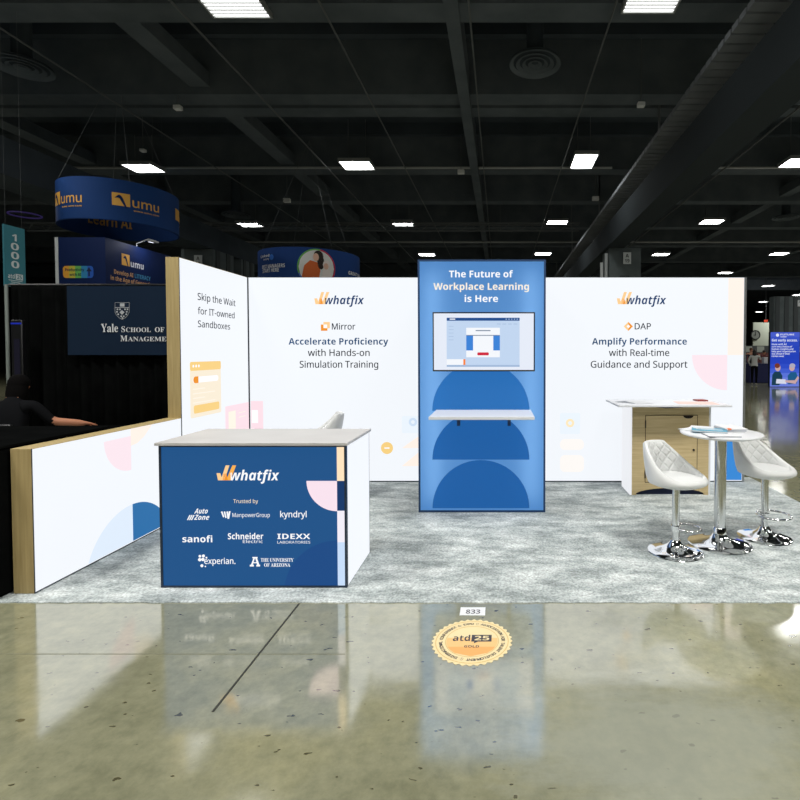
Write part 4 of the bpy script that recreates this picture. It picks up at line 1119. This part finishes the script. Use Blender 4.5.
for z in (rz0,):
    for R in (rR, rR-.03):
        ring_band(b, rx, ry, R+(.003 if R == rR else -.003), z, z+.02, inward=R != rR)
for k in range(96):
    a, c = 2*PI*k/96, 2*PI*(k+1)/96
    b.face([(rx+(rR-.03)*math.sin(a), ry-(rR-.03)*math.cos(a), rz0), (rx+rR*math.sin(a), ry-rR*math.cos(a), rz0), (rx+rR*math.sin(c), ry-rR*math.cos(c), rz0), (rx+(rR-.03)*math.sin(c), ry-(rR-.03)*math.cos(c), rz0)])
b.build('hoop', M_RINGIN, t)
b = B()
for k in range(4):
    a = PI/4+k*PI/2; b.tube([(rx+rR*math.cos(a)*.98, ry+rR*math.sin(a)*.98, rz1), (rx, ry, ZC-.5)], .004, 5)
b.build('cable', M_PIPE, t)
fr = drum(rx, ry, rR+.008)
def ang_u(px, py):   # arc length on the drum under a pixel direction
    d = ray(px, py); dx, dy = d.x, d.y
    A = dx*dx+dy*dy; Bq = -2*(dx*rx+dy*ry); C = rx*rx+ry*ry-rR*rR
    tt = (-Bq-math.sqrt(max(0, Bq*Bq-4*A*C)))/(2*A)
    x, y, z = dx*tt-rx, dy*tt-ry, CAM_H+d.z*tt
    return math.atan2(x, -y)*rR, z
b = B()
for (pa, pb, pc, dn) in (((112, 207), (162, 217), 0, 0),):
    u0, v0 = ang_u(112.2, 205); u1, _ = ang_u(130.5, 207)
    s = u1-u0; giraffe_logo(b, fr, u0, v0-.04, s, 0, 1)
    ua, va = ang_u(133, 211); ub, vb = ang_u(159, 211)
    b.text(fr, 'umu', ua, ub, v0+.02, s*.62, 'regular', 0); b.text(fr, 'www.umu.com', ua+.02, ub, v0-.09, s*.11, 'bold', 0)
    per = 2*PI*rR/5
    for k in (-1, 1):
        off = k*per*1.0
        giraffe_logo(b, fr, u0+off, v0-.04, s, 0, 1); b.text(fr, 'umu', ua+off, ub+off, v0+.02, s*.62, 'regular', 0); b.text(fr, 'www.umu.com', ua+off+.02, ub+off, v0-.09, s*.11, 'bold', 0)
b.build('lettering', [M_GOLDP, M_RINGIN], t)
b = B()
fin = lambda u, v: (rx-(rR-.04)*math.sin(-u/rR)*1.0, ry+(rR-.04)*math.cos(u/rR), v)
b.text(fin, 'Learn AI', -1.75, -.62, rz0+.36, .32, 'bold', 0); b.build('inner_lettering', mat('dim_gold', srgb(150, 110, 44), .7), t)

# corner booth with gradient graphics
UY, UX, UXL = 13.0, -10.147, -11.353
M_UB = mat('deep_blue_graphic', srgb(20, 38, 82), .5, 0, .2)
t = thing('corner_booth_wall', 'dark blue corner booth wall with gold logo below the round sign', 'booth wall', (UX, UY, 0))
b = B(); b.box(UXL, UX, UY, UY+.1, 0, 4.5); b.box(UX-.1, UX, UY+.1, 15.6, 0, 4.5); b.build('graphic_wall', M_UB, t)
b = B(); b.box(UXL-.08, UXL, UY-.01, UY+.1, 0, 4.5); b.build('white_post', mat('white_post', srgb(212, 218, 220), .5), t)
fu, fu2 = front(UY, .004), side(UX, .004)
cu = lambda x, y: (at_y(x, y, UY).x, at_y(x, y, UY).z)
b = B(); a0, a1 = cu(63.2, 278), cu(93.4, 265.9)
stops = [srgb(236, 170, 60), srgb(206, 196, 70), srgb(110, 190, 96), srgb(50, 140, 190), srgb(40, 96, 196)]
mm = [mat('capsule_%s' % n_, c, .5) for n_, c in zip(('amber', 'lime', 'green', 'teal', 'blue'), stops)]
W_ = (a1[0]-a0[0]); H_ = a1[1]-a0[1]; r_ = H_*.25; NP = 40
for k in range(NP):
    ua, ub = a0[0]+W_*k/NP, a0[0]+W_*(k+1)/NP
    def hh(u):
        d_ = min(u-a0[0], a1[0]-u); return 0 if d_ >= r_ else r_-math.sqrt(max(0, r_*r_-(r_-d_)**2))
    b.poly(fu, [(ua, a0[1]+hh(ua)), (ub, a0[1]+hh(ub)), (ub, a1[1]-hh(ub)), (ua, a1[1]-hh(ua))], min(4, int(k/NP*5)))
b.build('capsule_print', mm, t)
b = B(); f_ = front(UY, .008)
b.text(f_, 'Productivity', a0[0]+W_*.08, a0[0]+W_*.7, a0[1]+H_*.56, H_*.24, 'bold', 0); b.text(f_, 'with AI', a0[0]+W_*.22, a0[0]+W_*.6, a0[1]+H_*.16, H_*.24, 'bold', 0)
ux = a0[0]+W_*.86; b.rect(f_, ux-.02, ux+.02, a0[1]+H_*.15, a0[1]+H_*.6, 0); b.poly(f_, [(ux-.07, a0[1]+H_*.55), (ux+.07, a0[1]+H_*.55), (ux, a0[1]+H_*.9)], 0)
b.build('capsule_lettering', mat('navy_print', srgb(24, 40, 74), .6), t)
cx2 = lambda x, y: (at_x(x, y, UX).y, at_x(x, y, UX).z)
b = B()
g0, g1 = cx2(121.6, 264), cx2(129.6, 266)
s = g1[0]-g0[0]
b.rect(fu2, g0[0], g1[0], g0[1]-.02, g0[1]+s*1.0, 0)
fu3 = side(UX, .01); P = lambda pts: [(g0[0]+x*s, g0[1]+(y-.1)*s*1.1) for x, y in pts]
b.poly(fu3, P([(.16, .62), (.30, .78), (.40, .86), (.52, .80), (.62, .62), (.84, -.1), (.76, -.1), (.52, .42), (.44, .60), (.34, .64)]), 1)
ga, gb = cx2(130.6, 267), cx2(143.5, 269); b.text(fu2, 'umu', ga[0], gb[0], g0[1]-.02, s*.62, 'bold', 2)
la, lb = cx2(114, 273.6), cx2(150.5, 281.5); mid = la[0]+(lb[0]-la[0])*.5
b.text(fu2, 'Develop AI', la[0], mid, la[1], .115, 'bold', 3); b.text(fu2, 'LITERACY', mid+.06, lb[0], la[1], .115, 'bold', 4)
la, lb = cx2(110.6, 279.6), cx2(158, 288); b.text(fu2, 'in the Age of Generative AI', la[0], lb[0], la[1], .115, 'bold', 3)
b.build('lettering', [mat('gold_bright', srgb(240, 178, 76), .6), M_UB, mat('white_print2', srgb(226, 228, 232), .6), mat('peach_print', srgb(232, 178, 124), .6), mat('cyan_print', srgb(80, 160, 206), .6)], t)
# arm lamp that washes the corner wall
t = thing('arm_light', 'small bent arm lamp clipped on top of the dark blue booth wall', 'arm lamp', (UX, 14.2, 4.5))
b = B(); b.tube([(UX-.05, 14.2, 4.48), (UX-.05, 14.2, 4.6), (UX+.28, 14.2, 4.72), (UX+.42, 14.2, 4.68)], .018, 8); b.build('arm', mat('arm_white', srgb(205, 208, 210), .4), t)
b = B(); b.box(UX+.32, UX+.50, 14.1, 14.3, 4.63, 4.67); b.build('lamp_head', mat('arm_white', srgb(205, 208, 210), .4), t)
l = bpy.data.lights.new('arm_lamp', 'AREA'); l.size = .15; l.energy = 7; l.color = (.85, .88, 1); lo = bpy.data.objects.new('arm_lamp', l); COL.objects.link(lo); lo.parent = t; lo.location = (.40, 0, .12); lo.rotation_euler = (0, math.radians(35), 0)

# aisle number signs
M_AISLE = mat('teal_sign', srgb(66, 128, 142), .6, 0, .1)
def aisle_sign(label, X, y0, y1, z0, z1, digits, logo=True):
    t = thing('aisle_sign', label, 'hanging sign', (X, (y0+y1)/2, z0), 0, 'teal aisle signs')
    b = B(); b.box(X-.03, X, y0, y1, z0, z1); b.build('panel', M_AISLE, t)
    b = B(); f = side(X, .003); yc = (y0+y1)/2; H = z1-z0
    for k, d in enumerate(digits): b.text(f, d, yc-.09*H/1.3 if d != '1' else yc-.06*H/1.3, yc+.09*H/1.3 if d != '1' else yc+.045*H/1.3, z1-(.24+.148*k)*H, .115*H, 'bold')
    if logo:
        b.text(f, 'atd', yc-.16, yc-.02, z0+.17, .09, 'bold'); b.rect(f, yc, yc+.16, z0+.155, z0+.275, 0)
        for k in range(2): b.rect(f, yc-.15+.05*k, yc+.15-.05*k, z0+.125-.035*k, z0+.138-.035*k, 0)
    b.build('lettering', mat('sign_white', srgb(214, 224, 226), .6), t)
    if logo:
        b = B(); b.text(side(X, .006), '25', yc+.03, yc+.13, z0+.175, .08, 'bold'); b.build('numerals', M_AISLE, t)
    b = B()
    for y in (y0+.05, y1-.05): b.tube([(X-.015, y, z1), (X-.015, y, ZC)], .002, 5)
    b.build('cable', M_PIPE, t)
aisle_sign('teal aisle sign with stacked digits at the left photo edge', -10.0, 10.2, 10.65, 2.894, 4.136, '1000')
aisle_sign('second teal aisle sign peeking out beside the tall panel edge', -11.9, 17.4, 17.95, 3.1, 4.55, '1100')
# violet hoop light far left
b = B(); c = at_y(25, 215, 22); b.tube([(c.x+.55*math.cos(2*PI*k/40), c.y+.55*math.sin(2*PI*k/40), c.z) for k in range(40)], .03, 8, True)
tag(b.build('hoop_light', lit('violet_glow', srgb(70, 56, 120), .25)), 'dim violet hoop light far off at the left', 'hoop light')

# round sign peeking over the back wall
qx, qy, qR, qz0, qz1 = -7.36, 19.6, 1.84, 3.9, 5.25
t = thing('hanging_ring_sign', 'round navy hanging sign with a circular photo, above the back wall', 'hanging sign', (qx, qy, qz0))
b = B(); ring_band(b, qx, qy, qR, qz0, qz1); ring_band(b, qx, qy, qR-.03, qz0, qz1, inward=True); b.build('fabric', mat('navy_ring_fabric', srgb(40, 72, 136), .7, 0, .1), t)
b = B()
for k in range(4):
    a = PI/4+k*PI/2; b.tube([(qx+qR*math.cos(a)*.98, qy+qR*math.sin(a)*.98, qz1), (qx, qy, ZC-.5)], .005, 5)
b.build('cable', M_PIPE, t)
def ang2(px, py):
    d = ray(px, py); A = d.x**2+d.y**2; Bq = -2*(d.x*qx+d.y*qy); C = qx*qx+qy*qy-qR*qR
    tt = (-Bq-math.sqrt(max(0, Bq*Bq-4*A*C)))/(2*A); return math.atan2(d.x*tt-qx, -(d.y*tt-qy))*qR, CAM_H+d.z*tt
fq, fq2, fq3 = (drum(qx, qy, qR+e) for e in (.01, .02, .03))
M_W3 = mat('white_print3', srgb(248, 250, 252), .6)
b = B()
def t2(s, pa, pb, py, cap, mi=0): ua, va = ang2(pa, py); ub, _ = ang2(pb, py); b.text(fq, s, ua, ub, va, cap, 'bold', mi)
t2('BEST MANAGERS', 262.5, 285, 269.2, .13); t2('START HERE', 263, 279, 273.2, .13); t2('GREAT WORK', 348.5, 366, 274.4, .13)
t2('Learning', 263.5, 269, 260.5, .06); t2('Linked', 261, 269.5, 258.3, .09)
ua, va = ang2(270.2, 259); b.pie(fq, (ua+.07, va+.06), .1, 0, 360, 1, whole=True)
b.build('lettering', [M_W3, mat('bright_blue_print', srgb(50, 120, 220), .6)], t)
b = B()
uc, vc = ang2(317, 267.5); RC = .66
for k, (a0_, a1_) in enumerate(((80, 200), (200, 320), (-40, 80))): annulus(b, fq, (uc, vc), RC-.05, RC, a0_, a1_, k, 30)
for k in range(24):   # backdrop in strips so that it follows the curve
    ua, ub = -RC+.05+(2*RC-.1)*k/24, -RC+.05+(2*RC-.1)*(k+1)/24; g = lambda u: math.sqrt(max(0, (RC-.05)**2-u*u))
    b.poly(fq, [(uc+ua, vc-g(ua)), (uc+ub, vc-g(ub)), (uc+ub, vc+g(ub)), (uc+ua, vc+g(ua))], 3)
def spoly(fn, pts, mi, n=26):
    # polygon (single span at every u) cut into strips so that it follows the drum
    ua, ub = min(p[0] for p in pts), max(p[0] for p in pts)
    def span(u):
        zs = []
        for a, c in zip(pts, pts[1:]+pts[:1]):
            if a[0] != c[0] and min(a[0], c[0]) <= u <= max(a[0], c[0]): zs.append(a[1]+(c[1]-a[1])*(u-a[0])/(c[0]-a[0]))
        return (min(zs), max(zs)) if zs else (pts[0][1], pts[0][1])
    for k in range(n):
        u0, u1 = ua+(ub-ua)*(k+.001)/n, ua+(ub-ua)*(k+.999)/n
        s0, s1 = span(u0), span(u1); b.poly(fn, [(u0, s0[0]), (u1, s1[0]), (u1, s1[1]), (u0, s0[1])], mi)
E_ = lambda x, y, rx_, ry_, mi, fn=fq2: spoly(fn, [(uc+x+rx_*math.cos(2*PI*k/36), vc+y+ry_*math.sin(2*PI*k/36)) for k in range(36)], mi, 14)
spoly(fq2, [(uc-.5, vc-.34), (uc-.42, vc+.05), (uc-.22, vc+.24), (uc+.02, vc+.18), (uc+.12, vc-.1), (uc+.05, vc-.5), (uc-.3, vc-.55)], 4)
E_(.06, .40, .17, .20, 6); E_(.14, .18, .12, .24, 6); E_(-.02, .36, .10, .14, 5, fq3)
spoly(fq2, [(uc+.16, vc-.5), (uc+.2, vc-.1), (uc+.34, vc+.02), (uc+.48, vc-.06), (uc+.5, vc-.3), (uc+.4, vc-.45)], 7)
E_(.34, .12, .13, .16, 7, fq3); E_(.33, .06, .085, .11, 5, drum(qx, qy, qR+.04))
b.build('circular_photo', [mat('rim_green', srgb(110, 190, 90), .6), mat('rim_blue', srgb(90, 130, 210), .6), mat('rim_red', srgb(206, 50, 84), .6), mat('photo_grey', srgb(238, 238, 236), .6), mat('orange_sweater', srgb(226, 110, 50), .7),
      mat('print_skin', srgb(244, 200, 176), .7), mat('print_hair', srgb(44, 32, 28), .7), mat('print_pale', srgb(250, 240, 236), .7)], t)

# far right: blue standing sign, table, stalls
SX0, SX1, SYY = 11.95, 13.26, 22.3
t = thing('standing_sign', 'tall glowing blue standing sign in the aisle at far right', 'sign', ((SX0+SX1)/2, SYY, 0))
b = B(); b.box(SX0, SX1, SYY, SYY+.14, .0, 2.44); b.build('case', M_DARK_EDGE, t)
b = B(); f = front(SYY, .004)
N_ = 12
for k in range(N_): b.rect(f, SX0+.01, SX1-.01, .02+2.41*k/N_, .02+2.41*(k+1)/N_, k)
b.build('printed_face', [lit('sign_blue_%s' % 'abcdefghijkl'[k], srgb(*(([110, 130, 226], [112, 132, 228], [92, 118, 224], [66, 96, 214], [46, 78, 204], [36, 68, 196], [34, 66, 192], [36, 68, 192], [38, 70, 192], [44, 74, 196], [60, 86, 204], [74, 96, 210])[k])), .9) for k in range(N_)], t)
b = B(); f2_ = front(SYY, .012); w = SX1-SX0
b.pie(f2_, (SX0+w*.24, 2.30), .07, 0, 360, 0, whole=True); b.text(f2_, 'FUTURE', SX0+w*.34, SX0+w*.8, 2.29, .07, 'bold'); b.text(f2_, 'SUMMIT', SX0+w*.34, SX0+w*.55, 2.2, .05, 'bold')
b.text(f2_, 'Get early access.', SX0+w*.05, SX0+w*.92, 2.02, .11, 'bold')
for k, (s, e) in enumerate((('How will AI', .55), ('turn into a future of', .74), ('human insights and', .78), ('help your organization', .86), ('stay ahead of what', .66), ('comes next.', .48))):
    b.text(f2_, s, SX0+w*.05, SX0+w*e, 1.86-.105*k, .072, 'bold')
b.build('lettering', lit('sign_text', srgb(236, 240, 252), .9), t)
b = B(); bx, bz = SX0, 0
def Ez(x, z, a, c, mi, e=.02): b.pie(front(SYY, e), (SX0+w*x, z), a, 0, 360, mi, ry=c, whole=True)
b.poly(front(SYY, .02), [(SX0+w*.06, .08), (SX0+w*.08, .55), (SX0+w*.16, .68), (SX0+w*.34, .68), (SX0+w*.42, .5), (SX0+w*.42, .2), (SX0+w*.3, .08)], 0)
b.poly(front(SYY, .02), [(SX0+w*.62, .12), (SX0+w*.6, .5), (SX0+w*.7, .66), (SX0+w*.88, .66), (SX0+w*.96, .4), (SX0+w*.9, .15)], 1)
Ez(.26, .86, .12, .16, 2, .024); Ez(.74, .86, .12, .15, 2, .024); Ez(.24, .95, .12, .11, 3, .028); Ez(.75, .95, .13, .10, 4, .028)
b.poly(front(SYY, .03), [(SX0+w*.2, .16), (SX0+w*.22, .36), (SX0+w*.52, .34), (SX0+w*.56, .14)], 5)
b.poly(front(SYY, .03), [(SX0+w*.5, .22), (SX0+w*.52, .3), (SX0+w*.84, .3), (SX0+w*.94, .5), (SX0+w*.98, .4), (SX0+w*.86, .14)], 2)
b.build('printed_photo', [lit('ph_teal_dark', srgb(24, 62, 84), .9), lit('ph_teal', srgb(30, 92, 140), .9), lit('ph_skin', srgb(206, 170, 170), .9), lit('ph_auburn', srgb(120, 56, 44), .9), lit('ph_grey', srgb(180, 176, 196), .9), lit('ph_paper', srgb(220, 224, 240), .9)], t)
# draped table and stall behind
t = thing('exhibit_table', 'navy cloth covered exhibit table left of the blue standing sign', 'table', (13.2, 25.4, 0))
b = B(); b.box(12.45, 15.2, 25.1, 25.9, .0, .95); b.build('cloth', mat('navy_table_cloth', srgb(34, 40, 88), .8), t, bevel=.03, seg=3)
b = B(); b.box(12.43, 15.22, 25.08, 25.92, .95, .97); b.build('tabletop', mat('navy_top', srgb(40, 46, 92), .7), t)
for k, (x, hgt, w_, m_, lab) in enumerate(((13.35, .32, .2, M_PAPER, 'white box standing on the far navy table'), (12.75, .18, .24, mat('black_box', srgb(24, 24, 28), .5), 'black box standing on the far navy table'))):
    b = B(); b.box(x-w_/2, x+w_/2, 25.3, 25.5, .97, .97+hgt); b.box(x-w_*.52, x+w_*.52, 25.29, 25.51, .97+hgt*.8, .97+hgt); tag(b.build('display_box', m_, bevel=.01), lab, 'box')
t = thing('display_stall', 'distant stall with pale back panels and maroon shelf', 'stall', (14.6, 32, 0))
M_PALEP = mat('stall_panel', srgb(150, 156, 148), .6)
b = B(); b.box(14.3, 19.5, 32, 32.1, 0, 1.95); b.build('back_panel', mat('stall_panel_dark', srgb(74, 78, 78), .7), t)
b = B(); b.box(14.3, 19.5, 31.4, 32, .9, 1.5); b.build('shelf', mat('maroon_shelf', srgb(88, 44, 42), .7), t)
b = B(); 
for k in range(6): b.box(14.5+k*.75, 14.95+k*.75, 31.38, 31.40, 1.55, 1.9)
b.build('poster', M_PALEP, t)
# lit pale wall patch of the far hall end with a clock and an exit sign
t = thing('partition_panel', 'pale lit partition wall far off beside the dark pillar', 'partition', (27, 52, 0))
b = B(); b.box(26.1, 30.2, 52, 52.2, 0, 4.6); b.build('board', mat('partition_cream', srgb(176, 182, 164), .7), t)
l = bpy.data.lights.new('partition_lamp', 'AREA'); l.size = 1.5; l.energy = 260; lo = bpy.data.objects.new('partition_lamp', l); COL.objects.link(lo); lo.location = (29.0, 49.5, 6.5); lo.rotation_euler = (math.radians(40), 0, 0)
p = at_y(755.5, 335, 51.9)
t = thing('wall_clock', 'dark round clock on the far pale partition', 'clock', p)
b = B(); annulus(b, lambda u, v: (u, 51.88, v), (p.x, p.z), .40, .5, 0, 360, 0, 24); b.pie(lambda u, v: (u, 51.93, v), (p.x, p.z), .5, 0, 360, whole=True); b.build('rim', M_BLACKP, t)
b = B(); b.pie(lambda u, v: (u, 51.90, v), (p.x, p.z), .42, 0, 360, whole=True); b.build('dial', mat('clock_dial', srgb(120, 124, 116), .6), t)
b = B(); b.rect(lambda u, v: (u, 51.87, v), p.x-.025, p.x+.025, p.z-.05, p.z+.34); b.rect(lambda u, v: (u, 51.87, v), p.x-.2, p.x+.03, p.z-.03, p.z+.03); b.build('hand', M_BLACKP, t)
p = at_y(766, 321, 50)
t = thing('exit_sign', 'small glowing red sign high up at the far end', 'sign', p)
b = B(); b.box(p.x-.22, p.x+.22, p.y, p.y+.1, p.z-.16, p.z+.16); b.build('case', M_BLACKP, t)
b = B(); b.text(front(p.y, .01), 'EXIT', p.x-.18, p.x+.18, p.z-.11, .22, 'bold'); b.build('lettering', lit('exit_red', srgb(255, 90, 60), 1.5), t)
b = B(); b.tube([(p.x, p.y+.05, p.z+.16), (p.x, p.y+.05, ZC)], .03, 6); b.build('stem', M_PIPE, t)
